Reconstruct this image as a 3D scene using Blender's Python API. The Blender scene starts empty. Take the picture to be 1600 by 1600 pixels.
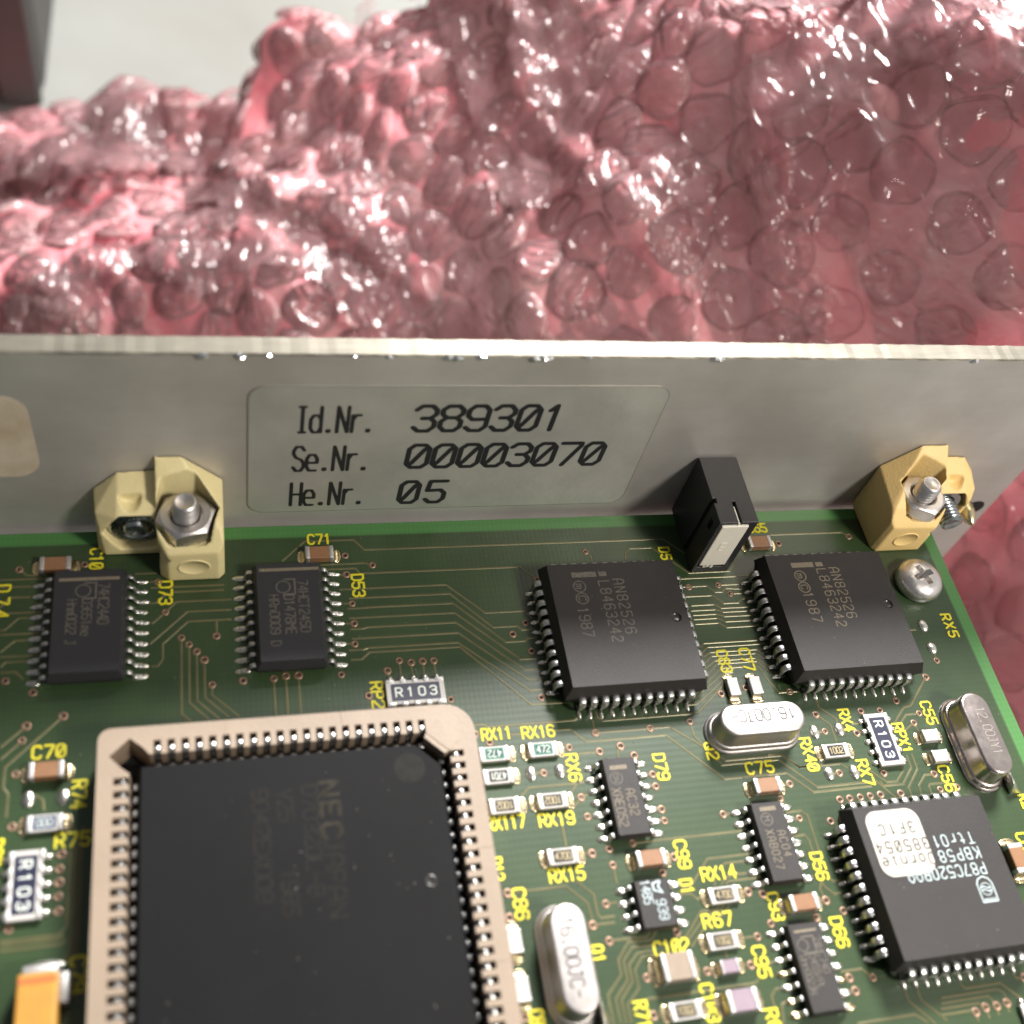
import bpy, bmesh, math, random
import numpy as np
from mathutils import Vector, Matrix
from mathutils.geometry import tessellate_polygon

# All lengths below are millimetres on the circuit board: x runs along the panel, y away from the
# viewer, z up out of the board. The board's upper right corner is the origin.
MM = 0.001
random.seed(7)
scene = bpy.context.scene

# ------------------------------------------------------------------ camera
CAM = (-91.018, -73.585, 108.124)
RIGHT = (0.9668891, -0.16766556, 0.19238952)
DOWN = (-0.02790081, -0.81881961, -0.57337246)
FWD = (0.25366713, 0.54901976, -0.79638577)
cam_data = bpy.data.cameras.new("camera")
cam_data.sensor_width = 36.0
cam_data.lens = 1737.626 / 1600 * 36.0
cam_data.clip_start = 0.005
cam_data.clip_end = 20.0
cam_data.dof.use_dof = True
cam_data.dof.focus_distance = 0.133
cam_data.dof.aperture_fstop = 39.1 / 2.1
cam_data.dof.aperture_blades = 0
cam = bpy.data.objects.new("camera", cam_data)
scene.collection.objects.link(cam)
m = Matrix(((RIGHT[0], -DOWN[0], -FWD[0], CAM[0] * MM),
            (RIGHT[1], -DOWN[1], -FWD[1], CAM[1] * MM),
            (RIGHT[2], -DOWN[2], -FWD[2], CAM[2] * MM),
            (0, 0, 0, 1)))
cam.matrix_world = m
scene.camera = cam

# ------------------------------------------------------------------ light
world = bpy.data.worlds.new("World")
scene.world = world
world.use_nodes = True
wn = world.node_tree
bg = wn.nodes["Background"]
bg.inputs["Strength"].default_value = 0.74
wtc = wn.nodes.new("ShaderNodeTexCoord")
wsep = wn.nodes.new("ShaderNodeSeparateXYZ")
wn.links.new(wtc.outputs["Generated"], wsep.inputs[0])
wr = wn.nodes.new("ShaderNodeMapRange")           # added gradient: bright to the right, dark left to dim reflections there
wr.inputs["From Min"].default_value = -0.05
wr.inputs["From Max"].default_value = 0.75
wn.links.new(wsep.outputs["X"], wr.inputs["Value"])
wcr = wn.nodes.new("ShaderNodeValToRGB")
wcr.color_ramp.elements[0].color = (0.20, 0.205, 0.22, 1)
wcr.color_ramp.elements[1].color = (1.0, 0.97, 0.93, 1)
wn.links.new(wr.outputs[0], wcr.inputs[0])
wn.links.new(wcr.outputs[0], bg.inputs["Color"])


def area_lamp(name, loc, target, size, power, color):
    d = bpy.data.lights.new(name, 'AREA')
    d.shape = 'DISK'
    d.size = size * MM
    d.energy = power
    d.color = color
    o = bpy.data.objects.new(name, d)
    o.location = Vector(loc) * MM
    o.rotation_euler = (Vector(target) - Vector(loc)).to_track_quat('-Z', 'Y').to_euler()
    scene.collection.objects.link(o)
    return o


area_lamp("desk_lamp", (98, -165, 235), (-30, 0, 0), 54, 0.94, (1.0, 0.93, 0.84))
area_lamp("fill_lamp", (150, 390, 430), (-30, 60, 0), 170, 13.0, (1.0, 0.98, 0.96))  # added fill from behind: brightens the wrap, gives metal broad reflections

scene.render.engine = 'CYCLES'
scene.view_settings.view_transform = 'Standard'
scene.view_settings.look = 'None'
scene.view_settings.exposure = 0.0
scene.view_settings.gamma = 1.0
scene.cycles.use_denoising = True
scene.cycles.max_bounces = 8
scene.cycles.transparent_max_bounces = 12
scene.cycles.caustics_reflective = False
scene.cycles.caustics_refractive = False
scene.cycles.sample_clamp_indirect = 4.0

# ------------------------------------------------------------------ measured layout (mm on the board)
TRACES = [
    [[-84.48,-4.89],[-81.82,-2.31],[-76.2,-2.31],[-75.06,-3.74],[-65.2,-3.74],[-38.02,-3.74],[-35.92,-5.78],[-34.65,-6.73]],
    [[-80.24,-5.56],[-75.16,-5.56],[-74.35,-5.88]],
    [[-79.93,-6.21],[-76.32,-6.21],[-75.87,-6.93],[-57.04,-6.93],[-55.28,-8.83]],
    [[-78.12,-6.99],[-77.4,-6.99]],
    [[-78.35,-8.92],[-66.2,-8.92],[-62.15,-12.89],[-57.64,-12.89],[-56.72,-13.89]],
    [[-77.38,-10.14],[-75.52,-10.14],[-65.92,-10.14],[-61.56,-14.8],[-58.72,-14.8],[-58.27,-15.33],[-56.6,-15.33]],
    [[-77.64,-11.45],[-75.73,-11.45],[-75.36,-11.41],[-65.73,-11.41],[-60.39,-16.76],[-58.17,-16.76],[-57.72,-16.44],[-56.68,-16.44]],
    [[-77.6,-12.67],[-65.7,-12.67],[-59.08,-19.03],[-57.0,-19.03]],
    [[-77.58,-14.05],[-76.18,-14.05],[-75.67,-13.92],[-65.73,-13.92],[-58.81,-20.37],[-56.88,-20.37]],
    [[-77.48,-15.25],[-65.67,-15.25],[-58.66,-21.6],[-56.81,-21.6]],
    [[-77.95,-16.64],[-76.35,-16.64],[-75.85,-16.47],[-65.87,-16.47],[-58.68,-22.92],[-56.85,-22.92]],
    [[-77.84,-17.81],[-76.67,-17.81],[-75.76,-17.02],[-65.73,-17.02],[-58.85,-24.6],[-54.85,-24.6]],
    [[-78.08,-10.76],[-77.09,-10.76]],
    [[-78.01,-13.3],[-77.1,-13.3]],
    [[-78.09,-15.84],[-77.26,-15.84]],
    [[-100.24,-5.78],[-97.91,-5.78]],
    [[-98.56,-7.65],[-90.84,-7.65]],
    [[-98.63,-6.87],[-97.77,-6.87]],
    [[-98.6,-9.57],[-98.01,-9.57],[-97.16,-8.69],[-96.17,-8.3],[-90.86,-8.3]],
    [[-98.38,-12.09],[-97.02,-10.76],[-95.91,-9.55],[-90.07,-9.55]],
    [[-98.55,-14.5],[-94.79,-10.84],[-90.11,-10.84]],
    [[-98.4,-17.14],[-97.76,-17.14],[-97.26,-16.4],[-97.26,-14.59],[-94.73,-12.04],[-90.15,-12.04]],
    [[-91.75,-12.14],[-91.75,-13.99]],
    [[-95.39,-13.98],[-95.39,-22.8],[-94.44,-23.65]],
    [[-94.62,-14.84],[-94.62,-21.57],[-92.75,-23.57]],
    [[-93.85,-15.73],[-93.85,-21.42],[-91.62,-23.67]],
    [[-93.08,-16.76],[-93.08,-21.12],[-90.73,-23.53]],
    [[-92.36,-19.71],[-92.36,-20.89],[-89.71,-23.54]],
    [[-86.07,-19.44],[-86.07,-23.68]],
    [[-84.81,-19.23],[-84.81,-23.72]],
    [[-83.51,-19.25],[-83.51,-23.68]],
    [[-113.72,-5.9],[-108.99,-5.9]],
    [[-111.93,-4.66],[-111.12,-5.43],[-109.01,-5.43]],
    [[-113.65,-6.81],[-110.52,-6.81]],
    [[-113.46,-9.23],[-112.62,-8.11],[-110.56,-8.11]],
    [[-113.4,-10.0],[-109.44,-10.0]],
    [[-113.24,-11.98],[-112.82,-11.93],[-111.57,-10.64],[-110.52,-10.64]],
    [[-113.2,-12.5],[-109.41,-12.5]],
    [[-113.04,-14.51],[-111.75,-13.27],[-110.47,-13.27]],
    [[-113.0,-15.09],[-109.38,-15.09]],
    [[-112.91,-16.19],[-112.47,-15.71],[-110.43,-15.71]],
    [[-112.86,-16.84],[-111.43,-16.84],[-110.65,-17.78]],
    [[-110.01,-22.88],[-112.23,-24.94]],
    [[-110.31,-24.4],[-112.13,-26.19]],
    [[-106.67,-22.09],[-111.64,-27.02],[-111.64,-29.07],[-111.17,-29.81],[-111.17,-32.05]],
    [[-74.05,-19.39],[-73.89,-20.48]],
    [[-72.64,-18.25],[-72.64,-20.26]],
    [[-71.37,-18.57],[-71.37,-20.28]],
    [[-70.09,-18.51],[-70.09,-20.37]],
    [[-68.85,-18.52],[-68.85,-20.31]],
    [[-48.44,-5.18],[-47.93,-5.85],[-47.93,-6.67]],
    [[-43.68,-6.6],[-43.48,-5.77],[-42.79,-4.96],[-39.87,-4.96],[-35.99,-8.8],[-30.6,-8.8],[-29.38,-7.54],[-29.38,-6.78]],
    [[-37.41,-9.1],[-37.2,-9.57],[-27.82,-9.57]],
    [[-37.35,-10.74],[-36.53,-10.74],[-34.17,-10.74],[-33.31,-11.68],[-32.42,-11.68],[-31.77,-11.21],[-29.37,-11.43]],
    [[-32.64,-10.71],[-29.44,-10.71]],
    [[-31.42,-12.0],[-29.38,-12.0]],
    [[-37.34,-12.09],[-33.86,-12.09],[-32.64,-13.28],[-30.71,-13.28],[-30.03,-12.76],[-28.41,-12.76]],
    [[-36.91,-13.35],[-34.0,-13.35],[-33.17,-13.92],[-29.38,-13.92]],
    [[-37.1,-14.05],[-34.01,-14.05],[-33.07,-14.46],[-29.14,-14.46]],
    [[-37.03,-14.67],[-34.11,-14.67],[-33.09,-15.07],[-29.08,-15.07]],
    [[-37.1,-15.23],[-34.12,-15.23],[-33.13,-15.77],[-29.11,-15.77]],
    [[-37.12,-15.88],[-34.16,-15.88],[-33.2,-16.55],[-29.02,-16.55]],
    [[-37.27,-19.03],[-36.79,-18.47],[-29.29,-18.47]],
    [[-37.3,-19.7],[-36.45,-19.0],[-29.07,-19.0]],
    [[-37.3,-20.28],[-36.32,-19.68],[-30.34,-19.68],[-29.85,-20.2],[-28.99,-20.09]],
    [[-37.35,-21.03],[-36.23,-20.19],[-30.66,-20.19],[-29.93,-20.96],[-29.07,-20.85]],
    [[-37.48,-21.76],[-36.0,-20.79],[-30.85,-20.79],[-29.63,-22.07],[-28.63,-22.07]],
    [[-37.56,-22.58],[-35.8,-21.22],[-30.81,-21.22],[-29.49,-22.91],[-27.83,-22.91]],
    [[-37.73,-23.46],[-35.57,-21.81],[-32.81,-21.81]],
    [[-39.85,-25.38],[-35.27,-22.41],[-34.22,-22.41]],
    [[-40.8,-26.02],[-39.64,-26.02],[-35.4,-23.14]],
    [[-31.18,-21.79],[-30.78,-22.07],[-30.26,-23.52],[-29.32,-25.39],[-27.9,-25.39],[-26.47,-25.39]],
    [[-65.64,-26.49],[-64.45,-26.49],[-64.21,-26.79],[-54.49,-26.79],[-53.99,-26.59]],
    [[-51.73,-26.01],[-51.73,-26.69],[-51.16,-27.12],[-39.94,-27.12],[-35.9,-24.0]],
    [[-52.35,-26.64],[-52.35,-28.46],[-45.98,-28.46],[-43.7,-28.46],[-38.23,-32.9],[-31.54,-32.9],[-29.75,-34.49],[-28.65,-34.49]],
    [[-61.72,-27.89],[-60.44,-27.89]],
    [[-56.71,-27.79],[-55.06,-27.79],[-53.56,-29.39],[-44.39,-29.39],[-38.99,-34.96],[-31.61,-34.96],[-29.12,-37.4],[-21.91,-37.4]],
    [[-41.14,-28.1],[-41.14,-29.71],[-38.82,-33.36],[-32.04,-33.36],[-28.47,-36.91],[-21.14,-36.91],[-19.37,-39.18]],
    [[-33.06,-32.68],[-31.42,-32.83],[-29.75,-34.49],[-24.77,-34.49],[-24.08,-35.08]],
    [[-20.75,-36.89],[-20.43,-37.52],[-17.92,-37.52],[-16.22,-35.8],[-16.22,-34.19]],
    [[-21.47,-35.62],[-19.9,-37.12],[-18.52,-37.12],[-17.42,-36.11],[-17.42,-35.53]],
    [[-15.52,-34.12],[-15.52,-36.02],[-17.47,-38.03],[-17.47,-39.38]],
    [[-13.66,-36.75],[-14.84,-36.75],[-16.12,-37.93],[-16.26,-39.41]],
    [[-12.53,-37.85],[-14.68,-37.85],[-14.92,-38.19],[-14.92,-39.47]],
    [[-13.65,-38.59],[-13.88,-39.42]],
    [[-18.7,-38.58],[-18.7,-39.32]],
    [[-26.29,-38.56],[-26.29,-39.45]],
    [[-25.06,-38.54],[-25.06,-39.44]],
    [[-23.76,-38.54],[-23.76,-39.34]],
    [[-22.51,-38.51],[-22.51,-39.39]],
    [[-21.22,-38.49],[-21.22,-39.37]],
    [[-9.67,-24.85],[-13.19,-28.31],[-14.18,-28.44],[-16.02,-30.24]],
    [[-12.51,-29.37],[-14.18,-29.37],[-15.43,-30.45]],
    [[-13.67,-30.49],[-15.23,-31.35]],
    [[-13.67,-30.49],[-13.53,-31.57]],
    [[-25.64,-28.46],[-24.3,-29.84],[-24.3,-32.04]],
    [[-24.96,-26.53],[-25.05,-27.5],[-23.3,-29.24],[-23.42,-29.79]],
    [[-26.54,-30.55],[-25.26,-30.55]],
    [[-26.52,-35.53],[-25.26,-35.53]],
    [[-14.84,-27.53],[-14.95,-26.98]],
    [[-21.57,-29.91],[-20.67,-29.91]],
    [[-9.33,-18.39],[-8.32,-18.39]],
    [[-7.24,-21.11],[-7.24,-22.78]],
    [[-23.42,-3.72],[-13.22,-3.72],[-12.41,-4.4]],
    [[-52.34,-30.64],[-54.48,-30.64],[-55.11,-31.24]],
    [[-49.84,-30.23],[-50.32,-30.86],[-50.4,-31.51]],
    [[-48.55,-31.43],[-48.24,-32.29]],
    [[-48.31,-33.73],[-47.01,-33.73]],
    [[-48.33,-35.02],[-47.0,-35.02]],
    [[-48.32,-37.56],[-47.0,-37.56]],
    [[-48.35,-38.8],[-46.99,-38.8]],
    [[-51.02,-40.76],[-38.63,-40.76]],
    [[-58.66,-41.07],[-55.53,-41.38]],
    [[-56.97,-29.83],[-55.62,-29.83]],
    [[-60.28,-32.41],[-58.94,-32.41]],
    [[-61.81,-34.71],[-60.83,-33.9],[-56.1,-33.9],[-54.36,-33.74]],
    [[-56.42,-34.81],[-55.36,-33.79]],
    [[-54.35,-35.01],[-55.43,-35.47],[-56.84,-36.85]],
    [[-55.18,-37.56],[-54.0,-37.56]],
    [[-58.06,-38.08],[-58.06,-40.34]],
    [[-53.62,-42.79],[-53.62,-44.66]],
    [[-49.35,-42.47],[-46.92,-42.47]],
    [[-64.86,-44.31],[-63.1,-44.31],[-58.89,-44.31],[-57.09,-46.1],[-56.9,-47.68],[-56.98,-48.34],[-54.66,-48.34]],
    [[-57.91,-43.8],[-56.24,-45.42],[-56.24,-47.38],[-55.99,-47.76],[-54.53,-47.76]],
    [[-55.2,-46.48],[-53.97,-46.48]],
    [[-55.64,-50.0],[-51.73,-50.0],[-51.07,-49.29]],
    [[-50.48,-49.36],[-51.34,-50.36],[-53.84,-50.36],[-55.14,-51.82],[-55.14,-53.17],[-56.86,-54.8],[-56.86,-57.32]],
    [[-51.2,-50.87],[-53.55,-50.87],[-54.65,-51.97],[-54.65,-53.73],[-56.19,-55.21],[-56.19,-57.42]],
    [[-51.35,-51.43],[-53.08,-51.43],[-54.2,-52.41],[-54.2,-53.94],[-55.65,-55.39],[-55.65,-57.49]],
    [[-51.33,-51.87],[-52.73,-51.87],[-53.7,-52.92],[-53.7,-54.58],[-55.15,-55.88],[-55.15,-57.56]],
    [[-47.93,-50.72],[-45.54,-48.33],[-43.81,-48.33],[-43.45,-47.84]],
    [[-47.65,-50.93],[-45.21,-48.87],[-43.5,-48.5],[-42.88,-47.81]],
    [[-47.48,-51.57],[-44.95,-49.4],[-43.12,-48.86],[-42.26,-47.88]],
    [[-43.41,-46.01],[-43.1,-45.46]],
    [[-42.63,-46.03],[-42.08,-45.37],[-40.9,-45.15],[-39.28,-45.15]],
    [[-42.13,-46.0],[-41.76,-45.74],[-38.07,-45.74]],
    [[-42.09,-44.18],[-41.61,-43.9],[-39.3,-43.9]],
    [[-47.04,-45.92],[-45.67,-45.53],[-43.39,-43.24],[-38.13,-43.24]],
    [[-47.71,-46.36],[-46.09,-46.54],[-45.62,-47.11],[-45.18,-47.03]],
    [[-42.62,-46.94],[-39.97,-46.94]],
    [[-41.88,-51.39],[-40.3,-51.39]],
    [[-44.07,-52.29],[-44.07,-53.02]],
    [[-46.47,-53.98],[-45.45,-53.98]],
    [[-41.82,-53.97],[-42.68,-53.86]],
    [[-52.69,-53.78],[-51.72,-53.67]],
    [[-53.16,-55.66],[-43.32,-55.66],[-41.78,-55.66],[-41.33,-55.23]],
    [[-39.15,-56.46],[-40.0,-56.46],[-40.57,-57.05],[-40.57,-58.03]],
    [[-39.26,-57.74],[-39.76,-57.91],[-40.09,-59.6]],
    [[-39.97,-54.02],[-39.34,-54.02]],
    [[-33.21,-41.91],[-31.78,-41.91],[-31.46,-42.54],[-31.46,-46.72],[-32.01,-47.69],[-31.71,-48.84]],
    [[-33.08,-39.28],[-31.28,-39.28],[-30.71,-39.95],[-30.71,-45.57]],
    [[-30.72,-46.51],[-30.28,-47.02],[-28.55,-47.02]],
    [[-31.54,-47.02],[-31.34,-47.5],[-30.59,-48.29],[-28.57,-48.29]],
    [[-40.28,-38.8],[-39.19,-38.8]],
    [[-31.6,-36.24],[-33.09,-36.24]],
    [[-33.26,-37.76],[-32.75,-38.53]],
    [[-30.14,-50.09],[-29.24,-50.09]],
    [[-29.33,-56.7],[-30.25,-55.79],[-32.61,-55.79]],
    [[-32.52,-60.62],[-26.12,-60.62],[-25.06,-61.51]],
    [[-26.33,-58.33],[-26.33,-59.32],[-24.85,-61.01],[-24.29,-61.74]],
    [[-24.97,-58.4],[-24.97,-59.42],[-24.41,-60.0],[-22.93,-61.62]],
    [[-20.15,-58.37],[-19.72,-58.98],[-15.64,-58.98],[-13.66,-60.93]],
    [[-22.73,-59.5],[-16.24,-59.5],[-15.6,-59.92],[-15.6,-60.91]],
    [[-22.95,-60.01],[-17.47,-60.01],[-16.91,-61.03]],
    [[-23.18,-60.52],[-18.77,-60.52],[-18.22,-61.0]],
    [[-23.42,-61.08],[-19.86,-61.08],[-19.47,-61.28]],
    [[-13.77,-58.36],[-13.49,-58.83],[-12.69,-58.83]],
    [[-15.66,-60.91],[-15.82,-61.8]],
    [[-16.91,-61.03],[-17.09,-61.93]],
    [[-18.22,-61.0],[-18.22,-62.07]],
    [[-19.47,-61.28],[-19.56,-62.14]],
    [[-105.35,-35.71],[-105.35,-42.68],[-105.95,-43.33],[-110.79,-43.33]],
    [[-104.93,-34.96],[-104.93,-44.9],[-105.52,-45.51]],
    [[-110.75,-43.67],[-106.13,-43.67],[-105.46,-43.44]],
    [[-110.72,-44.16],[-105.9,-44.16],[-105.28,-43.9]],
    [[-104.72,-34.68],[-104.72,-45.66]],
    [[-104.52,-34.09],[-104.52,-48.91]],
    [[-104.32,-33.49],[-104.32,-48.94]],
    [[-107.43,-36.08],[-106.11,-36.08]],
    [[-107.46,-37.38],[-106.2,-37.38]],
    [[-107.5,-38.67],[-106.19,-38.67]],
    [[-107.53,-39.87],[-106.18,-39.87]],
    [[-107.45,-41.19],[-106.11,-41.19]],
    [[-108.8,-30.04],[-108.05,-30.62],[-107.89,-31.7]],
    [[-110.62,-27.82],[-109.18,-27.57]],
    [[-110.57,-32.98],[-108.95,-32.98]],
    [[-34.07,-48.76],[-31.71,-48.76]],
    [[-38.46,-50.39],[-38.46,-51.31]],
    [[-33.35,-50.37],[-32.88,-51.16]],
    [[-32.45,-40.13],[-31.75,-40.13]],
    [[-33.01,-56.66],[-31.86,-56.44]],
    [[-32.85,-57.76],[-31.65,-57.76]],
]
VIAS = [
    [-74.35,-5.88],
    [-55.28,-8.83],
    [-77.4,-6.98],
    [-77.09,-10.82],
    [-77.1,-13.35],
    [-77.26,-15.9],
    [-79.01,-19.5],
    [-97.77,-6.91],
    [-97.02,-10.76],
    [-91.79,-13.99],
    [-95.39,-13.98],
    [-94.62,-14.84],
    [-93.85,-15.73],
    [-93.08,-16.76],
    [-92.36,-19.71],
    [-86.07,-19.44],
    [-84.81,-19.23],
    [-83.51,-19.25],
    [-89.22,-19.47],
    [-111.93,-4.66],
    [-110.01,-22.88],
    [-110.31,-24.4],
    [-106.67,-22.09],
    [-109.66,-19.28],
    [-112.31,-17.8],
    [-105.4,-4.33],
    [-77.33,-4.43],
    [-74.05,-19.39],
    [-72.64,-18.25],
    [-71.37,-18.57],
    [-70.09,-18.51],
    [-68.85,-18.52],
    [-76.33,-22.19],
    [-67.62,-23.31],
    [-48.44,-5.18],
    [-57.66,-14.45],
    [-59.41,-15.81],
    [-57.61,-18.08],
    [-57.57,-23.86],
    [-36.53,-10.78],
    [-32.64,-10.71],
    [-31.42,-12.0],
    [-22.65,-5.06],
    [-12.41,-4.4],
    [-33.25,-24.52],
    [-36.43,-25.01],
    [-27.95,-25.36],
    [-52.3,-28.46],
    [-45.98,-28.46],
    [-41.14,-28.1],
    [-9.67,-24.85],
    [-12.51,-29.37],
    [-13.67,-30.49],
    [-25.64,-28.46],
    [-25.26,-30.58],
    [-19.86,-28.48],
    [-17.39,-28.59],
    [-21.37,-31.12],
    [-19.86,-36.07],
    [-25.26,-35.57],
    [-14.84,-27.53],
    [-7.27,-22.78],
    [-26.29,-38.56],
    [-25.06,-38.54],
    [-23.76,-38.54],
    [-22.51,-38.51],
    [-21.22,-38.49],
    [-18.7,-38.58],
    [-28.24,-40.79],
    [-13.66,-36.75],
    [-13.65,-38.59],
    [-11.49,-38.52],
    [-52.34,-30.64],
    [-49.84,-30.23],
    [-48.55,-31.43],
    [-47.01,-33.71],
    [-47.0,-35.05],
    [-47.0,-37.59],
    [-46.99,-38.82],
    [-55.43,-35.47],
    [-55.18,-37.56],
    [-53.64,-41.12],
    [-51.02,-40.76],
    [-55.53,-41.38],
    [-55.62,-29.88],
    [-58.94,-32.46],
    [-64.15,-28.55],
    [-65.61,-27.48],
    [-53.62,-42.79],
    [-48.58,-44.1],
    [-46.93,-42.66],
    [-64.86,-44.31],
    [-65.09,-46.65],
    [-56.98,-48.34],
    [-55.2,-46.48],
    [-55.64,-50.0],
    [-48.58,-50.0],
    [-39.97,-47.03],
    [-38.41,-47.42],
    [-40.3,-51.44],
    [-38.46,-50.39],
    [-52.69,-53.78],
    [-46.47,-53.98],
    [-41.82,-53.97],
    [-52.87,-57.15],
    [-65.18,-55.67],
    [-31.75,-40.1],
    [-33.26,-37.76],
    [-40.28,-38.8],
    [-31.6,-36.24],
    [-31.71,-48.84],
    [-33.35,-50.37],
    [-30.14,-50.09],
    [-31.86,-56.44],
    [-31.65,-57.7],
    [-29.33,-56.7],
    [-15.66,-60.91],
    [-16.91,-61.03],
    [-18.22,-61.0],
    [-19.47,-61.28],
    [-12.69,-58.83],
    [-106.11,-36.05],
    [-106.2,-37.4],
    [-106.19,-38.64],
    [-106.18,-39.91],
    [-106.11,-41.23],
    [-110.18,-42.32],
    [-110.62,-27.82],
    [-110.57,-32.98],
    [-4.0,-36.13],
]
BARE_PADS = [
    [-7.16,-17.98],
    [-7.24,-21.11],
    [-26.54,-30.55],
    [-23.39,-30.5],
    [-26.52,-35.53],
    [-23.41,-35.64],
    [-60.28,-32.41],
    [-57.13,-32.42],
    [-109.34,-30.43],
    [-106.2,-30.48],
]
DESIGNATORS = [
    ["C10",[-104.18,-3.67],"D",2.57],
    ["D73",[-96.97,-8.37],"D",2.83],
    ["C71",[-80.09,-2.09],"R",2.55],
    ["D53",[-76.19,-8.52],"D",2.86],
    ["D74",[-113.27,-8.53],"D",3.89],
    ["RP2",[-75.38,-22.18],"D",2.97],
    ["D5",[-38.33,-5.9],"D",1.69],
    ["C65",[-24.96,-2.66],"R",2.57],
    ["RX5",[-3.45,-18.16],"D",3.17],
    ["C83",[-34.89,-20.98],"D",2.75],
    ["C77",[-32.02,-20.93],"D",2.78],
    ["C55",[-11.24,-29.4],"D",2.8],
    ["C56",[-12.3,-37.41],"D",2.97],
    ["Q2",[-39.59,-31.69],"D",1.89],
    ["RX4",[-22.14,-29.45],"D",2.64],
    ["RX40",[-28.16,-33.1],"D",3.82],
    ["RPX1",[-15.93,-32.19],"D",3.56],
    ["RX7",[-22.1,-35.78],"D",2.88],
    ["C75",[-34.55,-34.08],"R",3.15],
    ["D79",[-45.84,-32.97],"D",2.87],
    ["RX11",[-63.26,-27.65],"R",3.18],
    ["RX16",[-58.68,-27.81],"R",3.52],
    ["RX6",[-55.62,-32.15],"D",2.94],
    ["RX117",[-63.88,-37.32],"R",3.93],
    ["RX19",[-58.52,-37.49],"R",3.67],
    ["RX15",[-58.58,-43.18],"R",3.59],
    ["C99",[-45.97,-42.49],"D",2.82],
    ["D1",[-46.39,-45.73],"D",1.31],
    ["RX14",[-42.58,-44.79],"R",3.72],
    ["R67",[-44.05,-49.35],"R",3.09],
    ["C102",[-49.5,-51.31],"R",3.58],
    ["C93",[-37.45,-48.78],"D",2.65],
    ["C95",[-40.62,-53.78],"D",2.87],
    ["D56",[-31.24,-45.33],"D",2.8],
    ["D66",[-31.35,-52.06],"D",2.88],
    ["C86",[-63.79,-45.47],"D",2.9],
    ["Q1",[-57.08,-51.0],"D",1.49],
    ["C103",[-47.0,-56.77],"D",3.33],
    ["R71",[-53.94,-56.91],"D",2.32],
    ["R6",[-41.08,-59.09],"D",1.9],
    ["C70",[-107.76,-25.76],"R",2.96],
    ["R74",[-104.82,-30.38],"D",2.74],
    ["R75",[-105.19,-34.75],"R",2.96],
    ["C79",[-104.19,-46.88],"D",2.94],
    ["R13",[-65.61,-41.86],"D",2.16],
    ["C85",[-64.06,-56.12],"D",1.81],
    ["D60",[-111.84,-35.27],"D",2.31],
    ["C64",[-6.04,-45.77],"D",2.67],
    ["R2",[-3.6,-40.95],"D",1.49],
]
SMALL_PARTS = [
    ["cap","brown",[-108.22,-4.65],0,[3.2,1.6,1.1]],
    ["cap","brown",[-80.29,-4.49],0,[3.2,1.6,1.1]],
    ["cap","brown",[-25.71,-5.27],0,[3.2,1.6,1.1]],
    ["cap","brown",[-107.75,-28.02],0,[3.2,1.6,1.2]],
    ["cap","brown",[-49.77,-42.78],0,[3.2,1.6,1.2]],
    ["cap","brown",[-34.74,-36.46],0,[3.2,1.6,1.2]],
    ["cap","brown",[-34.7,-48.95],0,[3.2,1.6,1.2]],
    ["cap","brown",[-8.19,-47.27],90,[3.2,1.8,1.2]],
    ["cap","tan",[-49.8,-53.4],0,[3.3,2.5,1.6]],
    ["cap","lilac",[-44.32,-53.93],0,[2.0,1.25,0.9]],
    ["cap","lilac",[-44.07,-57.15],0,[3.2,2.0,1.3]],
    ["cap","white",[-35.06,-24.59],90,[2.2,1.3,0.9]],
    ["cap","white",[-32.28,-24.64],90,[2.2,1.3,0.9]],
    ["cap","white",[-12.66,-32.44],0,[2.1,1.4,0.9]],
    ["cap","white",[-12.49,-34.97],0,[2.1,1.4,0.9]],
    ["cap","white",[-65.11,-49.04],90,[2.3,1.35,0.9]],
    ["cap","white",[-65.14,-53.38],90,[2.3,1.35,0.9]],
    ["res","472",[-63.95,-30.06],180,"green"],
    ["res","472",[-58.63,-30.02],0,"green"],
    ["res","4701",[-63.94,-32.53],180,"w"],
    ["res","1002",[-63.8,-35.7],180,"y"],
    ["res","1002",[-58.68,-35.66],180,"y"],
    ["res","4700",[-58.74,-41.46],0,"y"],
    ["res","1002",[-25.01,-33.12],0,"y"],
    ["res","4700",[-42.86,-47.12],0,"y"],
    ["res","1002",[-44.21,-51.45],0,"y"],
    ["res","1002",[-49.74,-57.2],0,"y"],
    ["res","000",[-107.67,-33.06],0,"b"],
]
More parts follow.
